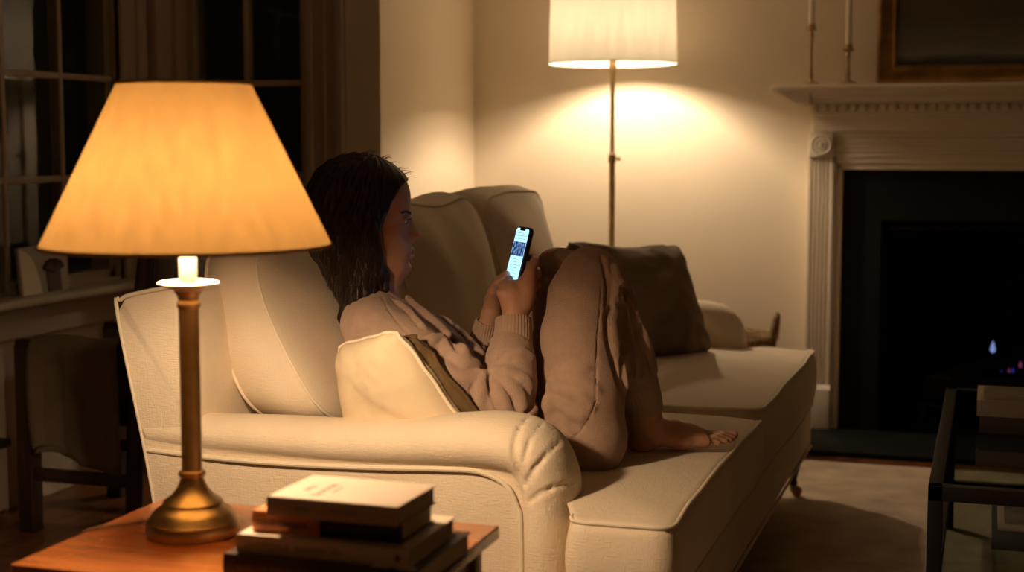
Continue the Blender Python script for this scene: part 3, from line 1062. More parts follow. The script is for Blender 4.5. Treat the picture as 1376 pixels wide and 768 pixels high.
# back: leaning slab
m = MB()
prof = [(-1.55, .18), (-1.55, .35), (-1.585, .60), (-1.600, .85), (-1.606, .882), (-1.618, .894), (-1.63, .897), (-1.73, .878), (-1.752, .870), (-1.765, .850), (-1.762, .82), (-1.690, .45), (-1.668, .18)]
pr = [Vector((a, 0, b_)) for a, b_ in prof]
cen = sum(pr, Vector()) / len(pr)
y0, y1 = 2.745, 2 * YC - 2.745
rings = []
for k in range(5):
    q = math.pi / 2 * k / 4
    rings.append((y0 + .014 * (1 - math.sin(q)), 1 - .05 * (1 - math.cos(math.pi / 2 - q))))
ys = [(y0, .965), (y0 + .004, .985), (y0 + .012, 1.0)] + [(y0 + (y1 - y0) * k / 30, 1.0) for k in range(1, 30)] + [(y1 - .012, 1.0), (y1 - .004, .985), (y1, .965)]
vs, fs = [], []
fine = []
for i in range(len(pr)):
    a, b_ = pr[i], pr[(i + 1) % len(pr)]
    for t in range(5): fine.append(a.lerp(b_, t / 5))
n_ = len(fine)
for (yy, s_) in ys:
    for p_ in fine:
        q = cen + (p_ - cen) * s_
        bulge = .010 * math.exp(-((q.z - .72) / .15) ** 2) * (.5 if q.x > -1.62 else 0)
        vs.append((q.x + bulge + mnoise.noise(Vector((q.x * 6, yy * 6, q.z * 6))) * .004, yy, q.z))
for k in range(len(ys) - 1):
    for j in range(n_): fs.append((k * n_ + j, k * n_ + (j + 1) % n_, (k + 1) * n_ + (j + 1) % n_, (k + 1) * n_ + j))
fs.append(tuple(range(n_ - 1, -1, -1))); fs.append(tuple(range((len(ys) - 1) * n_, len(ys) * n_)))
m.add(vs, fs)
bk_ = m.build('backrest', M['sofa'], sofa, angle=60)
for yy in (y0 + .003, y1 - .003):
    m = MB(); m.tube(bez([(-1.668, yy, .18), (-1.690, yy, .45), (-1.765, yy, .83), (-1.757, yy, .868), (-1.72, yy, .882), (-1.63, yy, .898), (-1.59, yy, .885)], 30), .0045, 8); m.build('piping', M['sofa_pipe'], bk_)
# base with front rail
m = MB()
m.box((-1.67, 2.76, .178), (-.80, 2 * YC - 2.76, .325), 0, .01)
m.box((-.85, 2.672, .175), (-.556, 2 * YC - 2.672, .328), 0, .022)
m.build('base', M['sofa'], sofa)
m = MB(); m.tube([(-.555, 2.69, .180), (-.555, 2 * YC - 2.69, .180)], .0045, 8)
m.build('base_piping', M['sofa_pipe'], sofa)


def seat(nm, y0_, y1_, near, seed):
    if near: ol = [(-.548, y0_), (-.548, y1_), (-1.50, y1_), (-1.50, 2.895), (-.742, 2.895), (-.742, y0_)]
    else: ol = [(-.548, y0_), (-.548, y1_), (-.742, y1_), (-.742, 2 * YC - 2.895), (-1.50, 2 * YC - 2.895), (-1.50, y0_)]
    rs = [.035, .085, .04, .03, .02, .03] if near else [.05, .05, .03, .02, .03, .04]
    out = round_poly(ol, rs)

    def warp(p):
        x_, y_, z_ = p
        zz = z_ + .410
        if near: zz -= .020 * math.exp(-((y_ - 3.87) / .07) ** 2) * (1 if z_ > 0 else .2)
        else: zz += .012 * (1 if z_ > 0 else 0)
        if z_ > 0:
            if near:
                zz -= .014 * math.exp(-((x_ + .95) / .22) ** 2 - ((y_ - 3.15) / .25) ** 2)
                zz -= .008 * math.exp(-((x_ + .66) / .12) ** 2 - ((y_ - 3.42) / .10) ** 2)
                # soft creases by the foot
                zz += .0011 * math.sin((x_ * .75 - y_ * .66) * 115 + 2 * math.sin(y_ * 9)) * math.exp(-((x_ + .59) / .05) ** 2 - ((y_ - 3.42) / .22) ** 2)
            else:
                zz += .006 * math.exp(-((y_ - 4.6) / .4) ** 2)
        front = math.exp(-((x_ + .548) / .06) ** 2)
        xx = x_ + front * (.0035 * math.sin(y_ * 5 + seed) + .0012 * math.sin(y_ * 19))
        return Vector((xx, y_, zz))
    return make_cushion('seat_cushion', sofa, (M['sofa'], M['sofa_pipe']), out, .160, .030, .012, warp, nA=220, nT=22, centre=(-1.02, (max(y0_, 2.8) + y1_) / 2), pwr=2.6, wob=.0022, seed=seed)


seat('near', 2.662, 3.858, True, 1)
seat('far', 3.866, 5.068, False, 4)


def back_cushion(yc, w, hgt, x_at, lean, thick, seed, topdrop=0.0, tilt=0.0, z0=.50, crown=.045, dz=0.0, bt=.05, belly=0.0, prop=0.0):
    """x_at: x of the cushion's middle at its centre height"""
    out = round_poly([(-w / 2, -hgt / 2), (w / 2, -hgt / 2), (w / 2, hgt / 2), (-w / 2, hgt / 2)], [.07, .07, .10, .10], 8)

    def warp(p):
        a, b_, c = p            # a along sofa, b up, c thickness (+ faces the seat)
        t = b_ / hgt + .5
        b2 = b_ - topdrop * max(0, t) ** 2 * (1 - (a / w * 2) ** 2 * .3)
        cc = c * (1 + .18 * (1 - t)) if c > 0 else c * (1 + bt * (1 - t))
        xx = x_at + lean * b2 + cc - belly * math.sin(max(0, min(1, t)) * math.pi)
        yy = yc + a + tilt * b2
        zz = z0 + hgt / 2 + b2 - dz + .004 * math.sin(a * 14 + seed)
        zz += prop * math.exp(-((a + w / 2) / .16) ** 2) * max(0, 1 - t) ** .8      # corner resting on the arm
        return Vector((xx, yy, zz))
    return make_cushion('back_cushion', sofa, (M['sofa'], M['sofa_pipe']), out, thick, crown, .022, warp, nA=160, nT=18, pwr=2.4, wob=.006, seed=seed)


back_cushion(3.268, .705, .50, -1.520, -.33, .118, 2, topdrop=.03, crown=.080, bt=.75, belly=.030, prop=.105)
back_cushion(3.965, .690, .545, -1.508, -.24, .135, 5, topdrop=.02, tilt=-.03, crown=.06)
back_cushion(4.640, .600, .555, -1.500, -.24, .140, 9, topdrop=.02, tilt=.06, crown=.06)

# turned legs on casters
def sofa_leg(x, y):
    m = MB()
    m.lathe([(.0001, .178), (.026, .178), (.027, .168), (.021, .160), (.024, .150), (.026, .135), (.022, .115), (.014, .085), (.011, .07), (.015, .064), (.013, .058), (.012, .05), (.0001, .05)], (x, y, 0), 24)
    o = m.build('leg', M['darkwood'], sofa)
    m = MB()
    m.box((x - .010, y - .012, .030), (x + .014, y + .012, .054), 0, .004)
    R = Matrix.Translation((x + .012, y - .011, .0315)) @ Matrix.Rotation(-math.pi / 2, 4, 'X')
    q = MB(); q.lathe([(.0001, 0), (.014, 0), (.017, .003), (.0175, .011), (.017, .019), (.014, .022), (.0001, .022)], (0, 0, 0), 20)
    m.add([R @ v for v in q.v], q.f)
    m.build('caster', M['brass_dark'], o)


for (x_, y_) in ((-.605, 2.74), (-.605, 4.99), (-1.62, 2.82), (-1.62, 4.91)): sofa_leg(x_, y_)

# ---- loose pillows
quad_pillow('throw_pillow', P(752, 316, y=4.44), P(912, 322, y=4.76), P(962, 478, y=4.72), P(800, 496, y=4.36), .20, M['taupe'], M['taupe'], 'dark taupe velvet pillow leaning beside the far sofa arm', seed=3, pinch=.07, rnd=.12, face=(1, -1, 0), gather=.014, sag=.02)
# cream pillow and brown pillow between the near arm and the person
quad_pillow('throw_pillow', P(453, 462, D=3.13), P(533, 441, D=2.99), P(648, 600, D=3.0), P(478, 612, D=3.10), .13, M['cream'], M['sofa_pipe'], 'small piped cream pillow leaning between the near sofa arm and the person', seed=5, pinch=.03, rnd=.07, gather=.004)
quad_pillow('throw_pillow', P(490, 468, D=3.15), P(556, 446, D=3.03), P(684, 600, D=3.02), P(520, 612, D=3.14), .06, M['olive'], M['olive'], 'brown velvet pillow tucked behind the cream pillow against the sweatshirt', seed=8, pinch=.03, rnd=.08, gather=.008)

# ================================================================== LAMPS
def wall_shade(mb, r0, r1, z0, z1, c, th=.0016, n=96, flat_top=False):
    prof = [(r0, z0), (r0 + (r1 - r0) * .25, z0 + (z1 - z0) * .25), (r0 + (r1 - r0) * .5, z0 + (z1 - z0) * .5), (r0 + (r1 - r0) * .75, z0 + (z1 - z0) * .75), (r1, z1)]
    mb.lathe(prof, c, n, cap=False)


tl = thing('table_lamp', (-1.178, 2.03, .59), 'brass column table lamp with glowing golden tapered shade on the side table', 'lamp')
lx, ly, lz = -1.178, 2.03, .59
m = MB()
m.lathe([(.0001, 0), (.071, 0), (.073, .004), (.073, .015), (.070, .019), (.0715, .022), (.067, .027), (.063, .034), (.056, .041), (.048, .045), (.046, .048), (.047, .051), (.043, .055), (.033, .062), (.025, .072), (.0195, .084), (.0175, .092), (.0172, .095)], (lx, ly, lz), 64)
m.build('base', M['brass'], tl)
m = MB()
m.lathe([(.0205, .092), (.0215, .095), (.0205, .099), (.0165, .101), (.0158, .103), (.0158, .355), (.0175, .357), (.0185, .361), (.0175, .365), (.0155, .368), (.017, .374), (.0205, .380), (.022, .383)], (lx, ly, lz), 96, flute=(.1035, .354, 20, .24))
m.build('column', M['brass_dark'], tl)
m = MB(); m.lathe([(.020, .380), (.0225, .384), (.033, .388), (.045, .393), (.0465, .3955), (.043, .397), (.020, .3945), (.0001, .394)], (lx, ly, lz), 48); m.build('drip_dish', M['ivory'], tl)
m = MB(); m.lathe([(.0001, .394), (.0135, .394), (.0135, .458), (.012, .460), (.0001, .460)], (lx, ly, lz), 32); m.build('candle_sleeve', M['ivory'], tl)
SH0, SH1 = 1.043, 1.290
m = MB(); wall_shade(m, .221, .101, SH0, SH1, (lx, ly, 0))
M['shade_table'] = mat_shade('golden_silk_shade', (.62, .42, .18), (.069, .0395, .0128), .6)
sh = m.build('lamp_shade', M['shade_table'], tl)
m = MB()
m.tube([(lx + .2215 * math.cos(a), ly + .2215 * math.sin(a), SH0) for a in [i / 72 * 2 * math.pi for i in range(72)]], .0028, 8, closed=True)
m.build('rim_binding', M['shade_table'], sh); m = MB()
m.tube([(lx + .1015 * math.cos(a), ly + .1015 * math.sin(a), SH1) for a in [i / 72 * 2 * math.pi for i in range(72)]], .0024, 8, closed=True)
m.build('rim_binding', M['shade_table'], sh)
m = MB()
for a in (0.3, 0.3 + 2.094, 0.3 + 4.188): m.tube([(lx, ly, SH1 - .012), (lx + .1 * math.cos(a), ly + .1 * math.sin(a), SH1 - .003)], .0014, 6)
for s_ in (1, -1): m.tube([(lx + s_ * .014, ly, 1.048), (lx + s_ * .045, ly, 1.08), (lx + s_ * .05, ly, 1.19), (lx + s_ * .028, ly, 1.255), (lx, ly, SH1 - .012)], .0014, 6)
m.lathe([(.0001, SH1 - .016), (.006, SH1 - .014), (.004, SH1 - .004), (.006, SH1 + .003), (.0001, SH1 + .008)], (lx, ly, 0), 16)
m.build('harp', M['brass'], tl)
m = MB(); m.lathe([(.0001, 1.049), (.013, 1.050), (.015, 1.065), (.027, 1.085), (.031, 1.102), (.027, 1.122), (.015, 1.135), (.0001, 1.139)], (lx, ly, 0), 20)
m.build('bulb', mat_glow('table_bulb_glow', TABLE_LAMP_COL, TABLE_LAMP_E), tl)
m = MB(); m.tube(bez([(lx - .068, ly + .03, .597), (lx - .10, ly + .035, .5945), (lx - .125, ly - .0, .5945), (lx - .152, ly - .03, .594), (lx - .172, ly - .045, .585), (lx - .178, ly - .05, .54), (lx - .18, ly - .05, .30), (lx - .18, ly - .04, .02)], 50), .0026, 8)
m.build('cord', M['cord'], tl)

fl = thing('floor_lamp', (-1.467, 5.90, 0), 'brass floor lamp with lit white drum shade in the corner behind the sofa', 'lamp')
fx, fy = -1.467, 5.90
m = MB(); m.lathe([(.0001, 0), (.14, 0), (.142, .006), (.138, .014), (.05, .022), (.020, .03), (.014, .05), (.014, .06)], (fx, fy, 0), 48); m.build('base', M['brass'], fl)
m = MB(); m.lathe([(.0001, .05), (.0125, .05), (.0125, 1.135), (.0001, 1.136)], (fx, fy, 0), 24); m.build('lower_pole', M['brass'], fl)
m = MB(); m.lathe([(.0145, 1.120), (.0165, 1.123), (.0165, 1.150), (.0125, 1.156), (.0095, 1.16), (.0095, 1.44), (.011, 1.47), (.016, 1.50), (.017, 1.55), (.015, 1.60), (.0001, 1.605)], (fx, fy, 0), 24); m.build('upper_pole', M['brass'], fl)
m = MB(); R = Matrix.Translation((fx + .014, fy - .006, 1.137)) @ Matrix.Rotation(math.pi / 2, 4, 'Y'); q = MB(); q.lathe([(.0001, 0), (.005, 0), (.005, .010), (.009, .012), (.009, .020), (.0001, .022)], (0, 0, 0), 16); m.add([R @ v for v in q.v], q.f); m.build('knob', M['brass_dark'], fl)
M['shade_floor'] = mat_shade('white_linen_shade', (.80, .74, .62), (.100, .091, .074), .5)
m = MB(); wall_shade(m, .258, .250, 1.517, 1.86, (fx, fy, 0)); s2 = m.build('lamp_shade', M['shade_floor'], fl)
for z_, r_ in ((1.518, .2585), (1.859, .2505)):
    m = MB(); m.tube([(fx + r_ * math.cos(a), fy + r_ * math.sin(a), z_) for a in [i / 72 * 2 * math.pi for i in range(72)]], .0024, 8, closed=True)
    m.build('rim_binding', M['shade_floor'], s2)
m = MB()
for a in (0.4, 0.4 + 2.094, 0.4 + 4.188): m.tube([(fx, fy, 1.845), (fx + .25 * math.cos(a), fy + .25 * math.sin(a), 1.855)], .0016, 6)
m.tube([(fx, fy, 1.60), (fx + .035, fy, 1.64), (fx + .04, fy, 1.75), (fx, fy, 1.845)], .0015, 6); m.tube([(fx, fy, 1.60), (fx - .035, fy, 1.64), (fx - .04, fy, 1.75), (fx, fy, 1.845)], .0015, 6)
m.build('spider', M['brass'], fl)
m = MB(); m.lathe([(.0001, 1.606), (.013, 1.61), (.015, 1.64), (.027, 1.675), (.031, 1.70), (.026, 1.722), (.014, 1.735), (.0001, 1.738)], (fx, fy, 0), 20)
m.build('bulb', mat_glow('floor_bulb_glow', FLOOR_LAMP_COL, FLOOR_LAMP_E), fl)

# ================================================================== SIDE TABLE AND ITS BOOKS
st = thing('side_table', (-1.035, 2.0, 0), 'reddish brown wooden side table under the brass table lamp', 'table')
TX0, TX1, TY0, TY1 = -1.345, -.734, 1.795, 2.222
m = MB(); m.box((TX0, TY0, .568), (TX1, TY1, .590), 0, .003); m.build('table_top', M['endtable'], st, angle=30)
m = MB()
m.box((TX0 + .03, TY0 + .03, .50), (TX1 - .03, TY0 + .048, .568)); m.box((TX0 + .03, TY1 - .048, .50), (TX1 - .03, TY1 - .03, .568)); m.box((TX0 + .03, TY0 + .03, .50), (TX0 + .048, TY1 - .03, .568)); m.box((TX1 - .048, TY0 + .03, .50), (TX1 - .03, TY1 - .03, .568))
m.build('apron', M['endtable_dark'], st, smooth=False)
for x_ in (TX0 + .022, TX1 - .058):
    for y_ in (TY0 + .022, TY1 - .058):
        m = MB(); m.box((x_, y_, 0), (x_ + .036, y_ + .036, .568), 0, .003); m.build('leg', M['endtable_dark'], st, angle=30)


def text(s_, size, mtx, mt, parent, name='lettering', sx=1.0, ext=.0002, align='LEFT', spacing=1.0):
    cu = bpy.data.curves.new(name, 'FONT')
    cu.body = s_; cu.size = size; cu.extrude = ext; cu.align_x = align; cu.space_character = spacing
    cu.materials.append(mt)
    tmp = bpy.data.objects.new('tmp_text', cu)
    COL.objects.link(tmp)
    bpy.context.view_layer.update()
    me = bpy.data.meshes.new_from_object(tmp.evaluated_get(bpy.context.evaluated_depsgraph_get()))
    bpy.data.objects.remove(tmp, do_unlink=True)
    mm = mtx @ Matrix.Diagonal((sx, 1, 1, 1))
    vs_ = [tuple(mm @ v.co) for v in me.vertices]
    fs_ = [tuple(p_.vertices) for p_ in me.polygons]
    return link_mesh(name, np.array(vs_), fs_, mt, parent, False)


def book(x0, x1, y0, y1, z0, z1, cover, label, rot=0.0, spine=None, group='books stacked on the side table', cover2=None, split=None, band=None, cat='book', cth=.0025, pages=None, spine_side='y0'):
    """spine along the y0 side; page block shows on the x sides; rot about z, degrees"""
    t = thing('book', ((x0 + x1) / 2, (y0 + y1) / 2, z0), label, cat, group)
    R = Matrix.Translation(((x0 + x1) / 2, (y0 + y1) / 2, 0)) @ Matrix.Rotation(math.radians(rot), 4, 'Z') @ Matrix.Translation((-(x0 + x1) / 2, -(y0 + y1) / 2, 0))
    m = MB()
    mats = [cover] + ([cover2] if cover2 else [])

    def cb(lo, hi, mi=0, bev=.0012): m.box(lo, hi, mi, bev, R)
    segs = [(x0, x1, 0)] if split is None else [(x0, split, 0), (split, x1, 1)]
    for a, b_, mi in segs:
        cb((a, y0, z1 - cth), (b_, y1, z1), mi); cb((a, y0, z0), (b_, y1, z0 + cth), mi)
        # spine, slightly rounded
        prof = [(-.0 - .0025 * math.sin(math.pi * k / 6), z0 + (z1 - z0) * k / 6) for k in range(7)]
        pp = [(p_[0], p_[1]) for p_ in prof] + [(.003, z1), (.003, z0)]
        q = MB(); q.extrude(pp, (a, y0, 0), (b_, y0, 0), (0, 1, 0), (0, 0, 1))
        m.add([R @ v for v in q.v], q.f, mi)
    cv = m.build('cover', mats, t, angle=30)
    m = MB(); m.box((x0 + .004, y0 + .002, z0 + cth), (x1 - .004, y1 - .004, z1 - cth), 0, 0, R); m.build('pages', pages or M['paper'], t, smooth=False)
    SPM = R @ frame_mtx((x0, y0 - .0030, (z0 + z1) / 2), (1, 0, 0), (0, -1, 0))
    TPM = R @ frame_mtx((x0, y0, z1 + .0002), (1, 0, 0), (0, 0, 1))
    return t, cv, SPM, TPM, R


t, cv, S, T, R = book(-1.016, -.722, 1.832, 2.050, .590, .624, M['bk_dark'], 'large dark brown book at the bottom of the side table stack')
text('VORELESE TIMESBUTTIONS', .0125, S @ Matrix.Translation((.022, -.0045, 0)), M['ink_faint'], cv, sx=.85)
text('BUTTIOM ITIEIS', .009, S @ Matrix.Translation((.165, -.003, 0)), M['ink_faint'], cv, sx=.85)
m = MB(); m.box((-.792, 1.834, .6242), (-.765, 1.842, .6246), 0, 0, R); m.box((-.755, 1.834, .6242), (-.727, 1.846, .6246), 0, 0, R); m.build('title_patch', M['bk_cream2'], cv, smooth=False)
t, cv, S, T, R = book(-1.000, -.738, 1.842, 2.030, .624, .651, M['bk_cream2'], 'off-white hardback second from the bottom of the side table stack')
text('(ANTERONUS', .013, S @ Matrix.Translation((.014, -.0045, 0)), M['ink'], cv, sx=.85)
text('SUNEMORABLE  SUNT', .0085, S @ Matrix.Translation((.092, -.003, 0)), M['ink_dark'], cv, sx=.85)
text('\u2666', .012, S @ Matrix.Translation((.238, -.004, 0)), M['ink_dark'], cv)
t, cv, S, T, R = book(-.985, -.757, 1.862, 1.990, .651, .681, M['bk_orange'], 'orange and black hardback third up in the side table stack', cover2=M['bk_navy'], split=-.880, rot=0)
text('CARARI MARTIORES', .0105, S @ Matrix.Translation((.008, -.004, 0)), M['ink_dark'], cv, sx=.82)
text('UMSTA DETA TIMELOR', .007, S @ Matrix.Translation((.112, -.0025, 0)), M['ink_faint'], cv, sx=.9)
m = MB(); m.box((-.866, 1.863, .6812), (-.832, 1.880, .6815), 0, 0, R); m.build('cover_patch', M['bk_pink'], cv, smooth=False)
t, cv, S, T, R = book(-.951, -.752, 1.842, 1.985, .681, .708, M['bk_cream'], 'cream paperback lying on top of the side table stack', rot=-1.5, cth=.0014)
text('SVI A', .014, T @ Matrix.Translation((.040, .050, 0)) @ Matrix.Rotation(math.radians(90), 4, 'Z'), M['ink'], cv, sx=1.0)
text('LLOOOR', .016, T @ Matrix.Translation((.066, .024, 0)) @ Matrix.Rotation(math.radians(90), 4, 'Z'), M['ink'], cv, sx=1.15)
text('an ordinary sort', .005, T @ Matrix.Translation((.078, .05, 0)) @ Matrix.Rotation(math.radians(90), 4, 'Z'), M['ink'], cv)
text('LMLLI', .008, S @ Matrix.Translation((.045, -.003, 0)), M['ink'], cv)
text('TUMIO SORTE', .006, S @ Matrix.Translation((.10, -.002, 0)), M['ink'], cv)

# ================================================================== COFFEE TABLE
ct = thing('coffee_table', (.35, 4.05, 0), 'low black metal coffee table with glass top on the rug', 'table')
CX0, CX1, CY0, CY1, CZ = -.112, .80, 3.345, 4.735, .45
m = MB()
m.box((CX0, CY0, CZ - .034), (CX1, CY0 + .032, CZ), 0, .002); m.box((CX0, CY1 - .032, CZ - .034), (CX1, CY1, CZ), 0, .002); m.box((CX0, CY0, CZ - .034), (CX0 + .032, CY1, CZ), 0, .002); m.box((CX1 - .032, CY0, CZ - .034), (CX1, CY1, CZ), 0, .002)
m.build('top_frame', M['table_metal'], ct, angle=30)
for x_ in (CX0, CX1 - .032):
    for y_ in (CY0, CY1 - .032):
        m = MB(); m.box((x_, y_, .014), (x_ + .032, y_ + .032, CZ - .034), 0, .002); m.build('leg', M['table_metal'], ct, angle=30)
m = MB(); m.box((CX0 + .030, CY0 + .030, CZ - .010), (CX1 - .030, CY1 - .030, CZ - .002)); m.build('glass_top', M['glass_table'], ct, smooth=False)
SZ = .16
m = MB()
m.box((CX0 + .03, CY0 + .006, SZ - .02), (CX1 - .03, CY0 + .024, SZ), 0, .002); m.box((CX0 + .03, CY1 - .024, SZ - .02), (CX1 - .03, CY1 - .006, SZ), 0, .002); m.box((CX0 + .006, CY0 + .03, SZ - .02), (CX0 + .024, CY1 - .03, SZ), 0, .002); m.box((CX1 - .024, CY0 + .03, SZ - .02), (CX1 - .006, CY1 - .03, SZ), 0, .002)
m.build('shelf_frame', M['table_metal'], ct, angle=30)
m = MB(); m.box((CX0 + .022, CY0 + .022, SZ), (CX1 - .022, CY1 - .022, SZ + .008)); m.build('glass_shelf', M['glass_table'], ct, smooth=False)


def flatbook(px0, py0, zt, w, d, z0, cover, label, rot, group, photo=False, pages=None):
    """front-left top corner at a point, w along x, d along y"""
    a = P(px0, py0, z=zt)
    t_, cv_, S_, T_, R_ = book(a.x, a.x + w, a.y, a.y + d, z0, zt, cover, label, rot, group=group, cth=.003, pages=pages)
    if photo:
        m_ = MB(); m_.box((a.x + .016, a.y + .014, zt), (a.x + w - .014, a.y + d - .014, zt + .0006), 0, 0, R_); m_.build('cover_photo', M['photo_dark'], cv_, smooth=False)
    return t_


a_ = P(1314, 536, z=.536)
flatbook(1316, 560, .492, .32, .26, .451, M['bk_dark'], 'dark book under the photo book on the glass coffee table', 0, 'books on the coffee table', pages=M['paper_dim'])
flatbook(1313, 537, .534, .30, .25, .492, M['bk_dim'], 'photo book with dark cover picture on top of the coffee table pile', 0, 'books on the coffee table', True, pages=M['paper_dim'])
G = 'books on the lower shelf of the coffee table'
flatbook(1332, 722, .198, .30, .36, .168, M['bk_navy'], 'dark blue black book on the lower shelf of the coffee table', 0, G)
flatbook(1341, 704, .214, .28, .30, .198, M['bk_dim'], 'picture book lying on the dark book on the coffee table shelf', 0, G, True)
b2 = P(1348, 745, z=.20)
b3 = thing('magazine', (b2.x + .12, b2.y - .12, .168), 'pale magazine with a figure drawing, nearest on the coffee table shelf', 'magazine')
m = MB(); m.box((b2.x, 3.38, .168), (b2.x + .23, 3.62, .182), 0, .002); m.build('pages', M['bk_dim'], b3)
m = MB()
cx_, cy_ = b2.x + .07, 3.50
m.tube([(cx_ + .028 * math.cos(q / 16 * 6.283), cy_ + .06 * math.sin(q / 16 * 6.283), .1825) for q in range(16)], .0016, 6, closed=True)
m.tube([(cx_ - .03, cy_ + .01, .1825), (cx_ - .01, cy_ + .03, .1825), (cx_ + .02, cy_ - .0, .1825), (cx_ + .04, cy_ + .05, .1825)], .0014, 6)
m.build('cover_drawing', M['ink_dark'], b3)

# ================================================================== WINDOW SILL AND CHAIR
pfm = thing('photo_card', (-2.97, 4.22, .702), 'pale card with brown potted plant picture standing on the window sill', 'card')
c0, c1 = Vector((-2.985, 4.085, .702)), Vector((-2.985, 4.345, .702))
m = MB()
m.box((-2.990, 4.085, .7025), (-2.978, 4.345, .862), 0, .003, Matrix.Translation((-2.98, 4.2, .70)) @ Matrix.Rotation(-.10, 4, 'Y') @ Matrix.Translation((2.98, -4.2, -.70)))
m.build('card_back', M['card'], pfm)
Rt = Matrix.Translation((-2.98, 4.2, .70)) @ Matrix.Rotation(-.10, 4, 'Y') @ Matrix.Translation((2.98, -4.2, -.70))
m = MB()
arc = [(4.09, .705)] + [(4.09 + .10 * math.sin(q), .705 + .15 * math.cos(q)) for q in [i / 10 * 1.57 for i in range(11)]]
vs = [Rt @ Vector((-2.976, a, b_)) for a, b_ in arc] + [Rt @ Vector((-2.979, a, b_)) for a, b_ in arc]
n_ = len(arc)
m.add(vs, [tuple(range(n_ - 1, -1, -1)), tuple(range(n_, 2 * n_))] + [(i, (i + 1) % n_, n_ + (i + 1) % n_, n_ + i) for i in range(n_)])
m.build('pale_curve', M['ivory'], pfm, smooth=False)
m = MB()
m.box((-2.977, 4.225, .707), (-2.974, 4.300, .775), 0, .001, Rt)
for k in range(7):
    q = -1.2 + k * .4
    e = Rt @ Vector((-2.974, 4.262 + .055 * math.sin(q), .775 + .04 * math.cos(q)))
    m.tube([Rt @ Vector((-2.974, 4.262, .772)), e], [.006, .009], 6)
m.build('pot_picture', M['card_brown'], pfm)

# dark wooden armchair under the window
ch = thing('armchair', (-2.63, 4.08, 0), 'dark wooden armchair with a pale throw, standing under the window in shadow', 'chair')
chx0, chx1, chy0, chy1 = -2.84, -2.43, 3.84, 4.32
for (x_, y_, zt) in ((chx0, chy0, .585), (chx0, chy1, .585)):
    m = MB(); m.box((x_, y_, 0), (x_ + .055, y_ + .055, zt), 0, .006); m.build('leg', M['darkwood'], ch)
for y_ in (chy0, chy1):
    m = MB()
    q = [(chx1 - .02, .0), (chx1, .40), (chx1 + .01, .62), (chx1 + .05, .90)]
    m.tube([(a, y_ + .027, b_) for a, b_ in q], [.026, .028, .026, .022], 8)
    m.build('rear_leg', M['darkwood'], ch)
    m = MB(); m.box((chx0, y_ + .005, .57), (chx1 + .02, y_ + .05, .60), 0, .008); m.build('armrest', M['darkwood'], ch)
    m = MB(); m.box((chx0 + .05, y_ + .012, .35), (chx1, y_ + .042, .42), 0, .004); m.box((chx0 + .05, y_ + .015, .16), (chx1, y_ + .038, .20), 0, .004); m.build('side_rail', M['darkwood'], ch)
m = MB(); m.box((chx0 + .01, chy0 + .05, .36), (chx0 + .04, chy1, .42), 0, .004); m.build('seat_rail', M['darkwood'], ch); m = MB(); m.box((chx1 - .02, chy0 + .05, .36), (chx1 + .01, chy1, .42), 0, .004); m.build('seat_rail', M['darkwood'], ch)
m = MB(); m.box((chx0 + .03, chy0 + .045, .40), (chx1 - .01, chy1 + .01, .50), 0, .035); m.build('seat_cushion', M['seat_cloth'], ch)
m = MB(); m.box((chx1 + .0, chy0 + .05, .55), (chx1 + .03, chy1, .88), 0, .012, Matrix.Translation((chx1, 0, .55)) @ Matrix.Rotation(.13, 4, 'Y') @ Matrix.Translation((-chx1, 0, -.55))); m.build('backrest', M['darkwood'], ch)
# throw over the near arm
th = None
vs, fs = [], []
nx, ns = 26, 30
prof = [(.20, .515), (.10, .52), (.062, .60), (.045, .614), (.02, .616), (-.006, .608), (-.016, .58), (-.02, .50), (-.022, .40), (-.024, .30), (-.026, .235)]
pp = bez([(0, a, b_) for a, b_ in prof], ns)
for i in range(nx + 1):
    x_ = chx0 + .075 + (chx1 - chx0 - .10) * i / nx
    for j, (_, a, b_) in enumerate(pp):
        t_ = j / ns
        wav = .012 * math.sin(x_ * 45 + 1.5 * math.sin(t_ * 4)) * max(0, t_ - .35) * 2
        vs.append((x_ + .01 * math.sin(t_ * 7 + i), chy0 + a - max(0, wav) - .004, b_ + (.03 * math.sin(x_ * 11) if t_ > .95 else 0) + .004 * math.sin(x_ * 30)))
for i in range(nx):
    for j in range(ns): fs.append((i * (ns + 1) + j, (i + 1) * (ns + 1) + j, (i + 1) * (ns + 1) + j + 1, i * (ns + 1) + j + 1))
th = link_mesh('throw_blanket', np.array(vs), fs, M['throw'], None, True, None, 'grey beige throw draped over the armchair arm under the window', (-2.6, chy0, .235))
th['category'] = 'blanket'
so = th.modifiers.new('thick', 'SOLIDIFY'); so.thickness = .006; so.offset = 1

# ================================================================== THE PERSON
CYW, SYW = math.cos(YAW), math.sin(YAW)


def L(px, py, D):
    """figure frame: forward (the way she faces), away from the viewer, up"""
    w = P(px, py, D=D)
    return (w.x * CYW + w.y * SYW, -w.x * SYW + w.y * CYW, w.z)


def to_world(v):
    v = np.asarray(v, float)
    return np.stack([v[:, 0] * CYW - v[:, 1] * SYW, v[:, 0] * SYW + v[:, 1] * CYW, v[:, 2]], 1)


def chainL(Fd, pts, k=.01, cut=False):
    """pts: (px, py, D, radius)"""
    Fd.chain([L(a, b, c) for a, b, c, r in pts], [r for a, b, c, r in pts], k, cut)


def hit(Fd, px, py, d0, d1=None):
    """first place along the sight line where the surface is met"""
    D = d0
    while D < (d1 or d0 + .6):
        if Fd.sample(L(px, py, D)) < 0: return L(px, py, D)
        D += Fd.h * .5
    return None


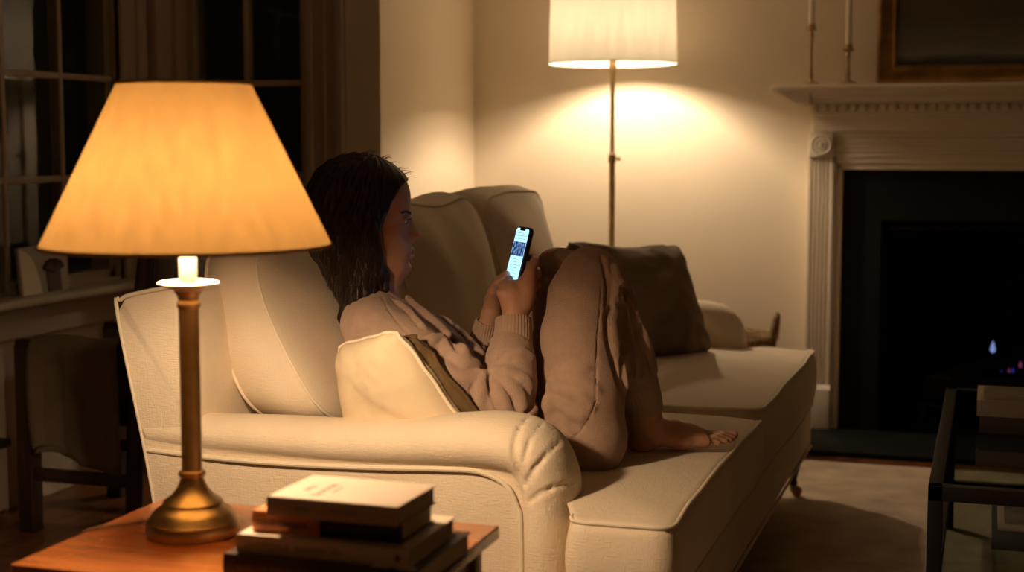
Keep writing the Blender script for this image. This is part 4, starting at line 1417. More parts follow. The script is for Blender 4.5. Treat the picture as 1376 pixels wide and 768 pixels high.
def on_surface(Fd, pts, d0, step=4.0):
    out = []
    for (a, b) in zip(pts[:-1], pts[1:]):
        n = max(1, int(math.hypot(b[0] - a[0], b[1] - a[1]) / step))
        for i in range(n):
            q = hit(Fd, a[0] + (b[0] - a[0]) * i / n, a[1] + (b[1] - a[1]) * i / n, d0)
            if q is not None: out.append(q)
    q = hit(Fd, pts[-1][0], pts[-1][1], d0)
    if q is not None: out.append(q)
    return out


def crease(Fd, pts, r, k, d0, ridge=0.0, off=4):
    """a fold: a groove with a soft ridge beside it"""
    c = on_surface(Fd, pts, d0)
    g = None
    if ridge:
        g = on_surface(Fd, [(a + off, b + off * .6) for a, b in pts], d0)
    n = len(c)
    if n > 1:
        Fd.chain(c, [r * (.25 + .75 * math.sin(math.pi * (i + .5) / n) ** .6) for i in range(n)], k, cut=True)
    if g and len(g) > 1:
        n = len(g)
        g = [(q[0], q[1] + ridge * .8, q[2]) for q in g]
        Fd.chain(g, [ridge * (.2 + .8 * math.sin(math.pi * (i + .5) / n) ** .6) for i in range(n)], k * 1.3)


person = thing('person', P(800, 640, D=3.25), 'person in taupe loungewear sitting on the sofa, knees up, reading a phone', 'person')
HD = 3.30        # distance of the middle of the head


def build_body():
    lo = (-.56, 3.0, .47); hi = (.66, 3.72, 1.19)
    F = Field(lo, hi, .0026)
    # ---- skull
    h = lambda px, py, off=0.0: L(500 + (px - 500) * (.90 if px > 500 else 1), py, HD + off)
    F.ell(h(486, 277), (.104, .080, .092), .01)
    F.ell(h(492, 262), (.092, .072, .080), .02)
    F.ell(h(519, 300), (.053, .060, .078), .02)
    F.ell(h(527, 262), (.040, .058, .045), .015)                  # forehead
    F.ell(h(524, 335), (.050, .052, .060), .02)
    for s_ in (-1, 1):                                           # jaw, cheeks, brow
        F.cone(h(497, 345, s_ * .050), h(536, 361, s_ * .020), .020, .018, .02)
        F.cone(h(495, 318, s_ * .058), h(497, 345, s_ * .050), .018, .020, .02)
        F.ell(h(529, 318, s_ * .042), (.022, .020, .024), .02)
        F.cone(h(548, 286, s_ * .016), h(541, 286, s_ * .045), .0085, .008, .012)
        F.ell(h(540, 336, s_ * .024), (.020, .018, .022), .02)
    F.ell(h(546, 358), (.0195, .022, .019), .014)                # chin
    F.cone(h(537, 368), h(512, 366), .012, .03, .02)
    for s_ in (-1, 1): F.ell(h(553.5, 296, s_ * .033), (.018, .0165, .0115), .012, cut=True)   # sockets
    for s_ in (-1, 1):
        F.ell(h(541.5, 296.2, s_ * .031), (.0172, .0158, .0150), .004)
    # nose
    F.cone(h(551.5, 292), h(565, 315), .0070, .0085, .010)
    F.ell(h(569, 318.5), (.0100, .0095, .0085), .006)
    F.cone(h(551, 300), h(556, 320), .010, .012, .010)
    for s_ in (-1, 1):
        F.ell(h(557.5, 321, s_ * .0115), (.0105, .0065, .0075), .004)
        F.ell(h(560.5, 325.2, s_ * .0062), (.0045, .0030, .0026), .002, cut=True)
        F.chain([h(551.0, 317, s_ * .0185), h(549.5, 322, s_ * .0195), h(550.5, 326.5, s_ * .017)], [.0012, .0016, .001], .003, cut=True)
    # mouth
    F.ell(h(547, 338), (.0190, .022, .019), .012)
    F.chain([h(549.0, 340.5, -.0235), h(558.6, 337.4, -.010), h(560.8, 336.8, 0), h(558.6, 337.4, .010), h(549.0, 340.5, .0235)], [.0028, .0056, .0055, .0052, .0028], .003)
    F.chain([h(549.0, 342.0, -.0225), h(557.4, 345.6, -.010), h(559.2, 346.2, 0), h(557.4, 345.6, .010), h(549.0, 342.0, .0225)], [.0028, .0058, .0068, .0056, .0028], .003)
    F.chain([h(550.0, 341.4, -.027), h(563.0, 341.2, -.010), h(565.5, 341.4, 0), h(563.0, 341.2, .010), h(550.0, 341.4, .027)], [.0012, .0016, .0016, .0016, .0012], .002, cut=True)
    F.ell(h(557, 352.5), (.006, .018, .005), .006, cut=True)
    # lids
    for s_ in (-1, 1):
        F.chain([h(550.5, 297.0, s_ * .019), h(552.4, 293.3, s_ * .027), h(551.8, 293.2, s_ * .034), h(546.5, 296.2, s_ * .045)], [.0018, .0024, .0024, .0018], .0025)
        F.chain([h(550.0, 298.5, s_ * .020), h(550.8, 300.2, s_ * .030), h(546.0, 298.5, s_ * .044)], [.0016, .0018, .0014], .0025)
    for s_ in (-1, 1): F.ell(h(553.5, 296.6, s_ * .031), (.016, .0112, .0034), .0010, cut=True)
    # ears
    for s_ in (-1, 1):
        F.ell(h(497, 305, s_ * .076), (.017, .007, .029), .006)
        F.ell(h(497.5, 303, s_ * .083), (.009, .005, .016), .004, cut=True)
    # neck and torso (under the clothes)
    F.cone(h(500, 345), L(492, 402, 3.30), .056, .056, .02)
    F.cone(h(512, 362), L(512, 395, 3.30), .040, .045, .02)
    for s_ in (-1, 1):
        F.chain([L(496, 420, 3.30 + s_ * .05), L(530, 470, 3.30 + s_ * .06), L(600, 535, 3.29 + s_ * .055), L(690, 580, 3.28 + s_ * .05), L(745, 582, 3.27 + s_ * .07)], [.06, .09, .09, .085, .085], .03)
    # right (near) arm
    chainL(F, [(505, 440, 3.17, .050), (600, 500, 3.13, .042), (685, 553, 3.12, .036)], .02)
    chainL(F, [(685, 553, 3.12, .036), (695, 500, 3.15, .034), (692, 440, 3.20, .025), (690, 428, 3.205, .024)], .01)
    # left (far) arm
    chainL(F, [(520, 440, 3.46, .048), (575, 495, 3.50, .040), (628, 520, 3.50, .034), (645, 475, 3.42, .031), (655, 440, 3.375, .023)], .015)
    # legs
    chainL(F, [(768, 578, 3.18, .075), (782, 450, 3.19, .062), (792, 368, 3.20, .048), (825, 440, 3.24, .045), (855, 520, 3.29, .035), (868, 560, 3.315, .029), (872, 575, 3.32, .029)], .02)
    chainL(F, [(762, 575, 3.36, .075), (755, 450, 3.39, .060), (748, 362, 3.41, .046), (800, 450, 3.43, .044), (835, 530, 3.45, .034), (850, 570, 3.46, .028)], .02)

    # ---- right foot (near, outer side towards the viewer)
    def foot(dx, dd, k_=1.0):
        g = lambda px, py, D: L(px + dx, py, D + dd)
        F.ell(g(862, 594, 3.32), (.032, .027, .026), .012)
        F.cone(g(866, 575, 3.32), g(868, 560, 3.32), .031, .029, .02)
        F.chain([g(870, 578, 3.325), g(905, 582, 3.35), g(940, 587, 3.375)], [.031, .027, .0185], .018)
        F.chain([g(880, 586, 3.31), g(915, 592, 3.33), g(948, 593, 3.352)], [.021, .017, .013], .015)
        F.chain([g(885, 580, 3.345), g(925, 582, 3.38), g(952, 587, 3.40)], [.026, .020, .015], .016)
        F.ell(g(884, 570, 3.293), (.012, .008, .013), .008)      # ankle bone
        toes = [((952, 588, 3.405), (970, 583.5, 3.425), (986, 583.5, 3.437), .0108),
                ((952, 589, 3.390), (972, 584, 3.410), (984, 588, 3.416), .0082),
                ((950, 590, 3.376), (968, 586, 3.392), (980, 590.5, 3.397), .0078),
                ((947, 591, 3.363), (962, 588.5, 3.376), (974, 592.5, 3.380), .0074),
                ((943, 593, 3.350), (955, 591.5, 3.360), (965, 594.5, 3.364), .0070)]
        for a, b, c, r in toes:
            F.chain([g(*a), g(*b), g(*c)], [r * 1.05, r * .95, r], .003)
        for a, b, c, r in toes:                                   # nails
            q = g(*c)
            F.ell((q[0] + r * .35, q[1], q[2] + r * 1.02), (r * .62, r * .62, r * .20), .0008, cut=True)
    foot(0, 0)
    foot(-18, .135)

    # ---- right hand: palm against the near edge of the phone, fingers round its back
    H = [('palm', [(691, 428, 3.205, .0235), (692, 412, 3.215, .0225), (695, 395, 3.225, .0215)])]
    chainL(F, [(690, 430, 3.205, .0235), (690, 412, 3.215, .022), (688, 395, 3.225, .020), (688, 384, 3.235, .014)], .01)
    chainL(F, [(695, 428, 3.21, .021), (703, 408, 3.222, .020), (708, 388, 3.232, .017), (712, 368, 3.245, .013)], .01)
    chainL(F, [(690, 412, 3.222, .020), (706, 398, 3.232, .019)], .012)
    chainL(F, [(690, 398, 3.228, .019), (706, 380, 3.240, .017)], .012)
    fingers = [
        [(711, 366, 3.248, .0118), (718.5, 352, 3.268, .0104), (718, 347, 3.300, .0096), (711, 346, 3.320, .0085)],
        [(712, 378, 3.248, .0118), (722.0, 368, 3.268, .0106), (721, 364, 3.302, .0098), (713, 362, 3.322, .0088)],
        [(711, 391, 3.245, .0115), (721.5, 384, 3.264, .0103), (720, 381, 3.298, .0095), (711, 378, 3.318, .0085)],
        [(707, 404, 3.240, .0105), (716.5, 400, 3.256, .0092), (716, 397, 3.284, .0084), (708, 394, 3.302, .0078)]]
    for f in fingers: chainL(F, f, .0035)
    chainL(F, [(682, 408, 3.218, .0150), (676, 394, 3.222, .0130), (677, 383, 3.238, .0112), (684, 375, 3.258, .0098)], .006)   # thumb over the screen
    # ---- left hand behind it
    chainL(F, [(655, 440, 3.375, .0225), (660, 422, 3.370, .021), (664, 402, 3.362, .020), (669, 386, 3.352, .016)], .012)
    chainL(F, [(660, 425, 3.385, .018), (672, 400, 3.385, .019), (682, 378, 3.385, .014)], .012)
    for f in [[(682, 376, 3.392, .0110), (688, 358, 3.398, .0098), (694, 348, 3.390, .0090), (702, 343, 3.378, .0082)],
              [(684, 388, 3.396, .0110), (693, 374, 3.400, .0100), (700, 366, 3.390, .0092), (706, 362, 3.376, .0084)],
              [(682, 400, 3.396, .0108), (693, 389, 3.398, .0098), (700, 382, 3.388, .0090), (705, 379, 3.374, .0082)],
              [(678, 412, 3.392, .0100), (688, 403, 3.392, .0090), (695, 397, 3.382, .0082), (700, 394, 3.370, .0076)]]: chainL(F, f, .0035)
    chainL(F, [(664, 404, 3.350, .0140), (663, 390, 3.330, .0125), (669, 378, 3.312, .0110), (680, 369, 3.300, .0098)], .006)
    # knuckle creases and tendons stay soft
    F.wobble((-.2, 3.1, .6), (.2, 3.5, 1.0), .0003, (80, 160), 11)
    return F


BF = build_body()
bv, bf = BF.mesh()
bfa = np.array(bf)
cent = bv[bfa[:, :4]].mean(1)
fm = np.zeros(len(bf), int)
lx_ = lambda a: 500 + (a - 500) * .90
lipc = [np.array(L(lx_(a), b, HD + c)) for a, b, c in ((562.8, 337.2, 0), (560.0, 337.8, .010), (560.0, 337.8, -.010), (551, 340.5, .018), (551, 340.5, -.018))]
lipl = [np.array(L(lx_(a), b, HD + c)) for a, b, c in ((561.5, 345.9, 0), (559.2, 345.4, .010), (559.2, 345.4, -.010), (551, 342.6, .018), (551, 342.6, -.018))]
for c_, r_ in zip(lipc + lipl, [.0062, .0062, .0062, .0045, .0045, .0072, .0068, .0068, .0045, .0045]):
    fm[np.linalg.norm(cent - c_, axis=1) < r_] = 1
body = link_mesh('body', to_world(bv), bf, [M['skin'], M['lip']], person, True, fm)

# eyes
for s_ in (-1, 1):
    c = np.array(L(539.6, 296.4, HD + s_ * .031))
    m = MB()
    vs, fs, fmm = [], [], []
    n1, n2 = 18, 14
    gaze = Vector((.93, 0, -.36)).normalized()
    R = Vector((0, 0, 1)).rotation_difference(gaze).to_matrix()
    for i in range(n2 + 1):
        a = math.pi * i / n2
        for j in range(n1):
            q = 2 * math.pi * j / n1
            rr = .0128 + (.0006 if a < .45 else 0)
            vs.append(R @ Vector((rr * math.sin(a) * math.cos(q), rr * math.sin(a) * math.sin(q), rr * math.cos(a))) + Vector(c))
    for i in range(n2):
        for j in range(n1):
            fs.append((i * n1 + j, i * n1 + (j + 1) % n1, (i + 1) * n1 + (j + 1) % n1, (i + 1) * n1 + j)); fmm.append(1 if i < 2 else 0)
    link_mesh('eye', to_world([tuple(v) for v in vs]), fs, [M['eye'], M['iris']], person, True, fmm)
    # brow and lashes as fine hairs
    m = MB()
    for i in range(90):
        t = i / 89
        px, py, off = 553.8 - 14.5 * t - 3 * t * t, 287.5 - 4.0 * math.sin(t * 1.9) + 1.5 * t * t, s_ * (.010 + .042 * t)
        q = hit(BF, px, py + random.uniform(-1.2, 1.2), HD - .09) if s_ < 0 else None
        a = np.array(L(px, py + random.uniform(-1.3, 1.3), HD + off))
        # push to the surface from in front
        for _ in range(60):
            if BF.sample(a) > 0: break
            a[0] += .001
        for _ in range(60):
            if BF.sample(a) < .0004: break
            a[0] -= .001
        b_ = a + np.array((-.0045, s_ * .0025, .0030 - .003 * t))
        for _ in range(20):
            if BF.sample(b_) > .0006: break
            b_ = b_ + np.array((.0005, s_ * .0005, 0))
        m.tube([to_world([a])[0], to_world([b_])[0]], [.0011, .0005], 5)
    m.build('eyebrow', M['hair'], person)
    m = MB()
    for i in range(22):
        t = i / 21
        a = np.array(L(549.5 - 6.0 * t * t, 294.2 + 2.0 * t * t, HD + s_ * (.020 + .025 * t)))
        b_ = a + np.array((.0055, s_ * .0022 * t, .0004))
        c_ = b_ + np.array((.0016, 0, .0022))
        m.tube([to_world([a])[0], to_world([b_])[0], to_world([c_])[0]], [.0004, .0003, .00015], 5)
    m.build('eyelashes', M['hair'], person)


# ---- sweatshirt
def build_top():
    F = Field((-.48, 2.98, .49), (.20, 3.66, .96), .0030)
    for s_ in (-1, 1):
        F.chain([L(500, 432, 3.30 + s_ * .075), L(535, 472, 3.30 + s_ * .075), L(600, 530, 3.29 + s_ * .065), L(665, 574, 3.28 + s_ * .062), L(722, 590, 3.27 + s_ * .068)], [.070, .098, .098, .092, .090], .03)
    F.chain([L(528, 430, 3.30), L(575, 470, 3.30), L(625, 515, 3.29), L(690, 560, 3.28)], [.060, .072, .075, .070], .03)
    # bust
    for s_ in (-1, 1): F.ell(L(578, 462, 3.30 + s_ * .06), (.055, .052, .052), .03)
    # neckline
    F.chain([L(499, 408, 3.25), L(493, 398, 3.30), L(499, 408, 3.35)], [.026, .026, .026], .02)
    # near sleeve
    chainL(F, [(502, 444, 3.175, .066), (550, 470, 3.145, .062), (605, 505, 3.115, .058), (665, 548, 3.10, .054), (684, 552, 3.10, .052)], .02)
    chainL(F, [(684, 550, 3.10, .053), (686, 515, 3.125, .055), (684, 485, 3.15, .054), (686, 470, 3.165, .047)], .010)
    # far sleeve
    chainL(F, [(525, 445, 3.43, .062), (575, 495, 3.48, .055), (628, 520, 3.48, .048), (640, 490, 3.43, .046), (650, 468, 3.39, .040)], .015)
    # shape: soft unevenness
    F.wobble((-.48, 2.98, .49), (.2, 3.66, .96), .0022, (22, 60), 21, 8)
    d0 = 2.99
    C_ = lambda pts, r=.0045, k=.010, ridge=.005, off=5: crease(F, pts, r * .9, k, d0, ridge * 1.1, off)
    # inner elbow and upper sleeve
    C_([(652, 497), (640, 512), (636, 535), (640, 556)], .006, .012, .008, 7)
    C_([(655, 497), (660, 515), (668, 535), (676, 556)], .006, .012, .008, 7)
    C_([(657, 495), (675, 508), (690, 528), (697, 550)], .005, .012, .007, 7)
    C_([(655, 493), (680, 497), (700, 508), (712, 525)], .004, .010, .006, 5)
    C_([(650, 496), (630, 492), (612, 476), (606, 458)], .007, .014, .009, -8)
    C_([(646, 499), (620, 505), (600, 500), (585, 485)], .005, .012, .007, 7)
    C_([(604, 450), (612, 462), (620, 472)], .006, .012, .007, 6)
    C_([(595, 448), (580, 452), (566, 460), (556, 470)], .004, .010, .005, 5)
    C_([(560, 480), (580, 500), (600, 520), (612, 545)], .004, .012, .006, 7)
    C_([(535, 465), (560, 488), (580, 515), (590, 540)], .003, .012, .005, 8)
    C_([(655, 487), (652, 478), (658, 466), (668, 461)], .004, .008, .006, -6)
    C_([(668, 482), (680, 472), (698, 470), (712, 478)], .0035, .008, .006, 5)
    # shoulder seam, arm seam, chest folds
    C_([(513, 398), (522, 415), (534, 432), (548, 447)], .0022, .004, 0)
    C_([(548, 392), (572, 412), (600, 432), (628, 456), (645, 480)], .004, .010, .005, 5)
    C_([(535, 392), (560, 414), (590, 440), (604, 452)], .0035, .010, .005, 5)
    C_([(527, 402), (545, 416), (566, 440)], .003, .009, .004, 5)
    C_([(720, 520), (716, 545), (705, 560)], .004, .010, .005, 4)
    # neck opening
    chainL(F, [(512, 372, 3.30, .050), (510, 398, 3.30, .058)], .006, cut=True)
    return F


TF = build_top()
tv, tf = TF.mesh()
top = link_mesh('sweatshirt', to_world(tv), tf, M['fleece'], person, True)
# collar: folded notch lapel around the neck
m = MB()
cp = [(498, 402, 3.225), (518, 395, 3.232), (536, 405, 3.262), (545, 418, 3.295), (537, 404, 3.335), (518, 393, 3.368), (496, 396, 3.375), (478, 402, 3.345), (472, 406, 3.30), (480, 407, 3.25)]
pts = [to_world([L(*q)])[0] for q in cp]
pc = bez(pts + [pts[0]], 60)[:-1]
m.tube(pc, .008, 8, closed=True)
m.build('collar', M['cuff'], top)


def cuff(pts, name, parent, thick=.004, ribs=34, mt=None):
    """ribbed knit band along (px,py,D,r)"""
    mb = MB()
    wp = [Vector(to_world([L(a, b, c)])[0]) for a, b, c, r in pts]
    rr = [r for *_, r in pts]
    c2 = bez(wp, 16)
    r2 = np.interp(np.linspace(0, 1, 17), np.linspace(0, 1, len(rr)), rr)
    n = ribs * 4
    vs, fs = [], []
    prev = None
    rings = []
    for inner in (0, 1):
        rng_ = range(17) if not inner else range(16, -1, -1)
        for i in rng_:
            p = Vector(c2[i])
            a = Vector(c2[max(0, i - 1)]); b = Vector(c2[min(16, i + 1)])
            t = (b - a).normalized()
            u = Vector((0, 1, 0)); u = (u - t * u.dot(t)).normalized(); w = t.cross(u)
            e = 1.0 if 0 < i < 16 else .985
            ring = []
            for j in range(n):
                q = 2 * math.pi * j / n
                r = (r2[i] * e + .0007 * math.cos(q * ribs)) if not inner else r2[i] - thick
                ring.append(len(vs)); vs.append(p + (u * math.cos(q) + w * math.sin(q)) * r)
            rings.append(ring)
    for a, b in zip(rings[:-1], rings[1:]):
        for j in range(n): fs.append((a[j], a[(j + 1) % n], b[(j + 1) % n], b[j]))
    a, b = rings[-1], rings[0]
    for j in range(n): fs.append((a[j], a[(j + 1) % n], b[(j + 1) % n], b[j]))
    mb.add(vs, fs)
    return mb.build(name, mt or M['cuff'], parent)


cuff([(688, 476, 3.160, .044), (689, 462, 3.175, .0425), (690, 440, 3.195, .0405), (690, 428, 3.203, .0395)], 'cuff', top)
cuff([(648, 476, 3.395, .038), (651, 460, 3.385, .036), (655, 440, 3.375, .032), (657, 432, 3.372, .031)], 'cuff', top)


# ---- trousers
def build_legs():
    F = Field((-.04, 2.98, .485), (.40, 3.66, 1.02), .0030)
    # seat and hips
    for s_ in (-1, 1):
        F.ell(L(735, 582, 3.27 + s_ * .075), (.10, .088, .092), .03)
    F.ell(L(790, 592, 3.165), (.080, .085, .085), .03)
    F.ell(L(785, 590, 3.36), (.080, .085, .085), .03)
    # near leg
    chainL(F, [(786, 585, 3.165, .086), (784, 520, 3.17, .084), (780, 450, 3.18, .082), (784, 400, 3.19, .075), (792, 372, 3.20, .064)], .02)
    chainL(F, [(794, 374, 3.20, .063), (815, 410, 3.225, .064), (832, 455, 3.25, .062), (846, 490, 3.275, .056), (857, 515, 3.295, .047)], .012)
    # far leg
    chainL(F, [(770, 580, 3.37, .086), (762, 500, 3.385, .082), (754, 430, 3.395, .076), (752, 370, 3.41, .062)], .02)
    chainL(F, [(752, 370, 3.41, .060), (785, 430, 3.43, .060), (815, 490, 3.45, .052), (832, 520, 3.455, .044)], .012)
    F.wobble((-.04, 2.98, .48), (.4, 3.66, 1.02), .0014, (20, 50), 31, 8)
    d0 = 2.99
    C_ = lambda pts, r=.0045, k=.010, ridge=.005, off=5: crease(F, pts, r * .7, k, d0, ridge * .9, off)
    # hip crease fan
    C_([(731, 522), (745, 535), (760, 548), (778, 558)], .006, .014, .008, 7)
    C_([(730, 530), (742, 550), (752, 572), (762, 590)], .006, .014, .008, 7)
    C_([(728, 535), (735, 560), (742, 580)], .005, .014, .007, 6)
    C_([(732, 515), (752, 518), (772, 528), (790, 545)], .005, .013, .007, 6)
    C_([(734, 508), (756, 505), (780, 510), (800, 522)], .004, .012, .006, 5)
    C_([(738, 498), (760, 492), (785, 492)], .003, .012, .004, 5)
    # seam down the leg
    C_([(808, 372), (807, 410), (803, 450), (801, 500), (800, 540)], .0018, .0035, 0)
    C_([(800, 540), (792, 562), (780, 580), (765, 592)], .0018, .0035, 0)
    # knee and shin folds
    C_([(808, 345), (815, 360), (817, 385), (815, 410)], .004, .011, .006, 6)
    C_([(822, 352), (826, 372), (824, 400), (820, 430)], .0045, .011, .006, 5)
    C_([(812, 368), (826, 374), (840, 384)], .0035, .010, .005, 5)
    C_([(815, 420), (818, 455), (826, 490), (834, 520)], .006, .013, .007, 6)
    C_([(830, 400), (842, 430), (850, 470), (852, 505)], .005, .012, .007, 6)
    C_([(846, 405), (856, 440), (863, 475), (862, 505)], .004, .011, .005, 5)
    C_([(860, 440), (870, 470), (876, 500)], .0035, .010, .005, 4)
    C_([(836, 385), (838, 420), (836, 460), (838, 500), (839, 560)], .005, .010, 0)
    return F


LF = build_legs()
lv, lf = LF.mesh()
trs = link_mesh('trousers', to_world(lv), lf, M['trouser'], person, True)
cuff([(852, 508, 3.285, .048), (858, 522, 3.300, .0475), (864, 540, 3.312, .0435), (868, 553, 3.318, .0395)], 'ankle_cuff', trs, ribs=30)
cuff([(832, 518, 3.455, .044), (840, 540, 3.458, .041), (845, 552, 3.460, .038)], 'ankle_cuff', trs, ribs=30)


# ---- hair
def build_hair():
    F = Field((-.52, 3.12, .74), (-.17, 3.50, 1.21), .0030)
    h = lambda px, py, off=0.0: L(px, py, HD + off)
    F.ell(h(487, 274), (.121, .094, .106), .01)
    F.ell(h(478, 262), (.102, .085, .088), .02)
    F.ell(h(505, 255), (.056, .070, .054), .02)
    F.ell(h(455, 300), (.078, .085, .095), .03)
    # long fall, both sides and behind
    for s_ in (-1, 1):
        F.chain([h(500, 290, s_ * .062), h(492, 330, s_ * .074), h(494, 365, s_ * .078), h(482, 400, s_ * .085), h(470, 428, s_ * .09), h(466, 446, s_ * .088)], [.034, .032, .028, .026, .018, .007], .02)
        F.chain([h(470, 300, s_ * .060), h(464, 345, s_ * .070), h(476, 385, s_ * .078), h(476, 420, s_ * .082)], [.050, .040, .026, .012], .03)
        F.chain([h(506, 340, s_ * .064), h(513, 368, s_ * .064), h(514, 388, s_ * .066), h(508, 402, s_ * .07)], [.017, .016, .012, .005], .012)
        F.chain([h(490, 350, s_ * .080), h(486, 395, s_ * .092), h(476, 425, s_ * .10), h(472, 440, s_ * .10)], [.026, .022, .012, .004], .014)
    F.chain([h(456, 320, 0), h(466, 360, 0), h(478, 395, 0), h(480, 420, 0)], [.065, .045, .035, .015], .03)
    # open the face
    f0 = [(560, 240), (552, 250), (548, 262), (540, 280), (532, 300), (528, 320), (532, 345), (540, 365), (548, 390)]
    for s_ in (-1, 1):
        for q in range(9):
            o_ = s_ * .084 * q / 8 * 1.0
            sh_ = 2.0 * (q / 8) ** 2 * 0
            F.chain([h(a + 8 + sh_, b_, o_) for a, b_ in f0], [.006, .020, .031, .034, .036, .040, .036, .034, .030], .006, cut=True)
    # strands: fine relief running down the fall
    sl, X, Y, Z = F.win((-.55, 3.1, .7), (-.1, 3.6, 1.25))
    hx, hd, hz = h(487, 280)
    ang = np.arctan2(Y - HD, -(X - hx) + .03)
    dz = Z - hz
    wv = np.sin(ang * 46 + 9 * np.sin(dz * 9) + X * 40) * .0016 + np.sin(ang * 19 + 6 * np.sin(dz * 7 + 1)) * .0022 + np.sin((X + Y * .6) * 210 + 8 * np.sin(dz * 14)) * .0012
    calm = np.clip((hx + .075 - X) / .05, 0.12, 1)
    F.a[sl] += (wv * calm).astype(np.float32)
    return F


HF = build_hair()
hv, hf = HF.mesh()
hair = link_mesh('hair', to_world(hv), hf, M['hair'], person, True)
m = MB()
g = np.random.default_rng(5)
made = 0
for i in range(520):
    side = -1 if g.uniform() < .8 else 1
    sx = g.uniform(430, 508)
    sy = g.uniform(285, 330)
    q = hit(HF, sx, sy, 3.13)
    if q is None: continue
    a = np.array(q)
    pts = []
    drift = g.normal(0, .00035); ph = g.uniform(0, 6.28); amp = g.uniform(.0, .0011)
    n = int(g.uniform(24, 56))
    for k in range(n):
        a = a + np.array((drift + amp * math.sin(ph + k * .22), 0, -.0028))
        b_ = a.copy(); b_[1] = 3.12
        while b_[1] < 3.45 and HF.sample(b_) > 0: b_[1] += .002
        if b_[1] >= 3.45:
            b_[1] = pts[-1][1] if pts else q[1]
            if k > n * .5: break
        if pts and abs(b_[1] - pts[-1][1]) > .006: b_[1] = pts[-1][1] + .006 * np.sign(b_[1] - pts[-1][1])
        a[1] = b_[1]
        pts.append(b_ - np.array((0, .0010 + .0010 * math.sin(k * .3 + ph), 0)))
    if len(pts) < 8: continue
    pts = pts[::2]
    m.tube(to_world(pts), [.0008] * (len(pts) - 2) + [.0005, .0002], 4, cap=False)
# flyaway hairs over the crown
for i in range(60):
    px = g.uniform(440, 548)
    py = 226 + 30 * ((px - 490) / 60) ** 2 - 12
    b_ = np.array(L(px, py - 30, HD + g.normal(0, .02)))
    while b_[2] > 1.05 and HF.sample(b_) > 0: b_[2] -= .002
    if b_[2] <= 1.06: continue
    d_ = np.array((g.uniform(-.2, 1.0), g.normal(0, .3), g.uniform(.2, .8)))
    pts = [b_, b_ + d_ * .006, b_ + d_ * .011 + np.array((.003, 0, -.001)), b_ + d_ * .014 + np.array((.008, 0, -.004))]
    m.tube(to_world(pts), [.0005, .0005, .0004, .0002], 4, cap=False)
m.build('hair_strands', M['hair_strand'], person)['kind'] = 'stuff'

# ================================================================== PHONE
ph = thing('phone', P(694, 350, D=3.29), 'black smartphone with a lit screen held in both hands', 'phone')
Fv, Dv = Vector((CYW, SYW, 0)), Vector((-SYW, CYW, 0))
Lax = (Fv * .235 + Vector((0, 0, 1)) * .96 + Dv * .10).normalized()
Sax = (Fv * .40 - Dv * .92)
Sax = (Sax - Lax * Sax.dot(Lax)).normalized()
Nax = Sax.cross(Lax).normalized()
PC = P(694.0, 348.5, D=3.295)
PM = Matrix((Sax, Lax, Nax)).transposed().to_4x4()
PM.translation = PC
PW, PH, PT = .0725, .147, .0105


def rrect(w, h, r, n=6):
    out = []
    for cx_, cy_, a0 in ((w / 2 - r, h / 2 - r, 0), (-w / 2 + r, h / 2 - r, 90), (-w / 2 + r, -h / 2 + r, 180), (w / 2 - r, -h / 2 + r, 270)):
        for k in range(n + 1):
            q = math.radians(a0 + 90 * k / n)
            out.append((cx_ + r * math.cos(q), cy_ + r * math.sin(q)))
    return out


def slab(mb, outline, z0, z1, bev=0.0):
    layers = [(0, z0)] if not bev else []
    if bev:
        for k in range(5):
            q = math.pi / 2 * k / 4; layers.append((bev * (1 - math.sin(q)), z0 + bev * (1 - math.cos(q))))
        for k in range(5):
            q = math.pi / 2 * k / 4; layers.append((bev * (1 - math.cos(q)), z1 - bev * (1 - math.sin(q))))
    else: layers.append((0, z1))
    n = len(outline); vs = []; fs = []
    mx = max(abs(p_[0]) for p_ in outline); my = max(abs(p_[1]) for p_ in outline)
    for ins_, z in layers:
        for x_, y_ in outline: vs.append(PM @ Vector((x_ * (1 - ins_ / mx), y_ * (1 - ins_ / my), z)))
    for k in range(len(layers) - 1):
        for j in range(n): fs.append((k * n + j, k * n + (j + 1) % n, (k + 1) * n + (j + 1) % n, (k + 1) * n + j))
    fs.append(tuple(range(n - 1, -1, -1))); fs.append(tuple(range((len(layers) - 1) * n, len(layers) * n)))
    mb.add(vs, fs)


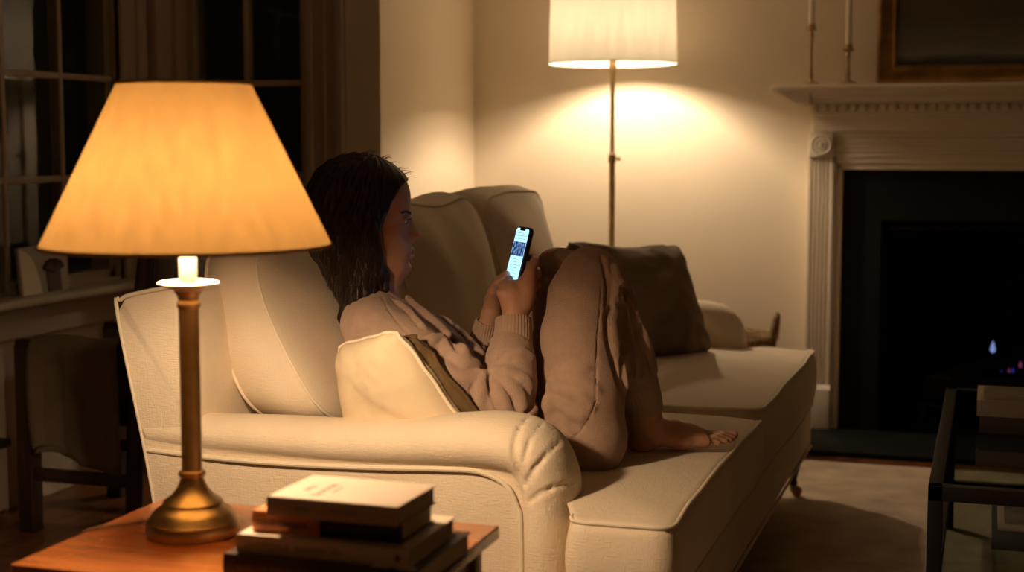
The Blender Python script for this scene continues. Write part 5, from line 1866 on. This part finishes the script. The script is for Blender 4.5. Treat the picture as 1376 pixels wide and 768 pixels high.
m = MB(); slab(m, rrect(PW + .003, PH + .003, .0125), -PT + .001, .0012, .003); m.build('case', M['phone'], ph, angle=50)
m = MB(); slab(m, rrect(PW - .005, PH - .005, .0085), .0011, .0016)
scr = m.build('screen', mat_glow('screen_page_glow', (.34, .62, .95), PHONE_E), ph, smooth=False)
m = MB(); slab(m, [(x_ * 1.0, y_ + PH / 2 - .0045) for x_, y_ in rrect(.030, .007, .003)], .0016, .0018); m.build('notch', M['phone'], scr, smooth=False)


def patch(name, x0, x1, y0, y1, mt):
    m_ = MB(); slab(m_, [(x1, y1), (x0, y1), (x0, y0), (x1, y0)], .0016, .00175); return m_.build(name, mt, scr, smooth=False)


pmn = bpy.data.materials.new('screen_photo_glow'); pmn.use_nodes = True
nt = pmn.node_tree; nt.nodes.clear()
o_ = nt.nodes.new('ShaderNodeOutputMaterial'); e_ = nt.nodes.new('ShaderNodeEmission'); tc = nt.nodes.new('ShaderNodeTexCoord')
nz = nt.nodes.new('ShaderNodeTexNoise'); nz.inputs['Scale'].default_value = 120; nz.inputs['Detail'].default_value = 3
rp = nt.nodes.new('ShaderNodeValToRGB'); rp.color_ramp.elements[0].position = .4; rp.color_ramp.elements[0].color = (.01, .03, .10, 1); rp.color_ramp.elements[1].position = .7; rp.color_ramp.elements[1].color = (.25, .45, .9, 1)
nt.links.new(tc.outputs['Object'], nz.inputs['Vector']); nt.links.new(nz.outputs['Fac'], rp.inputs[0]); nt.links.new(rp.outputs[0], e_.inputs[0]); nt.links.new(e_.outputs[0], o_.inputs[0])
e_.inputs[1].default_value = .9
patch('page_photo', -PW / 2 + .0035, PW / 2 - .0035, .008, .040, pmn)
m = MB()
g2 = np.random.default_rng(3)
yy = .058
lines = [(.060, .02), (.054, .03), (.047, .028)] + [(y_, g2.uniform(.015, .028)) for y_ in np.arange(.001, -.066, -.0065)]
for y_, w_ in lines: slab(m, [(-.026 + w_ * 1.9, y_ + .0005), (-.026, y_ + .0005), (-.026, y_ - .0005), (-.026 + w_ * 1.9, y_ - .0005)], .0016, .0017)
o = m.build('page_lettering', mat_glow('screen_text_glow', (.16, .34, .6), .9), scr, smooth=False)
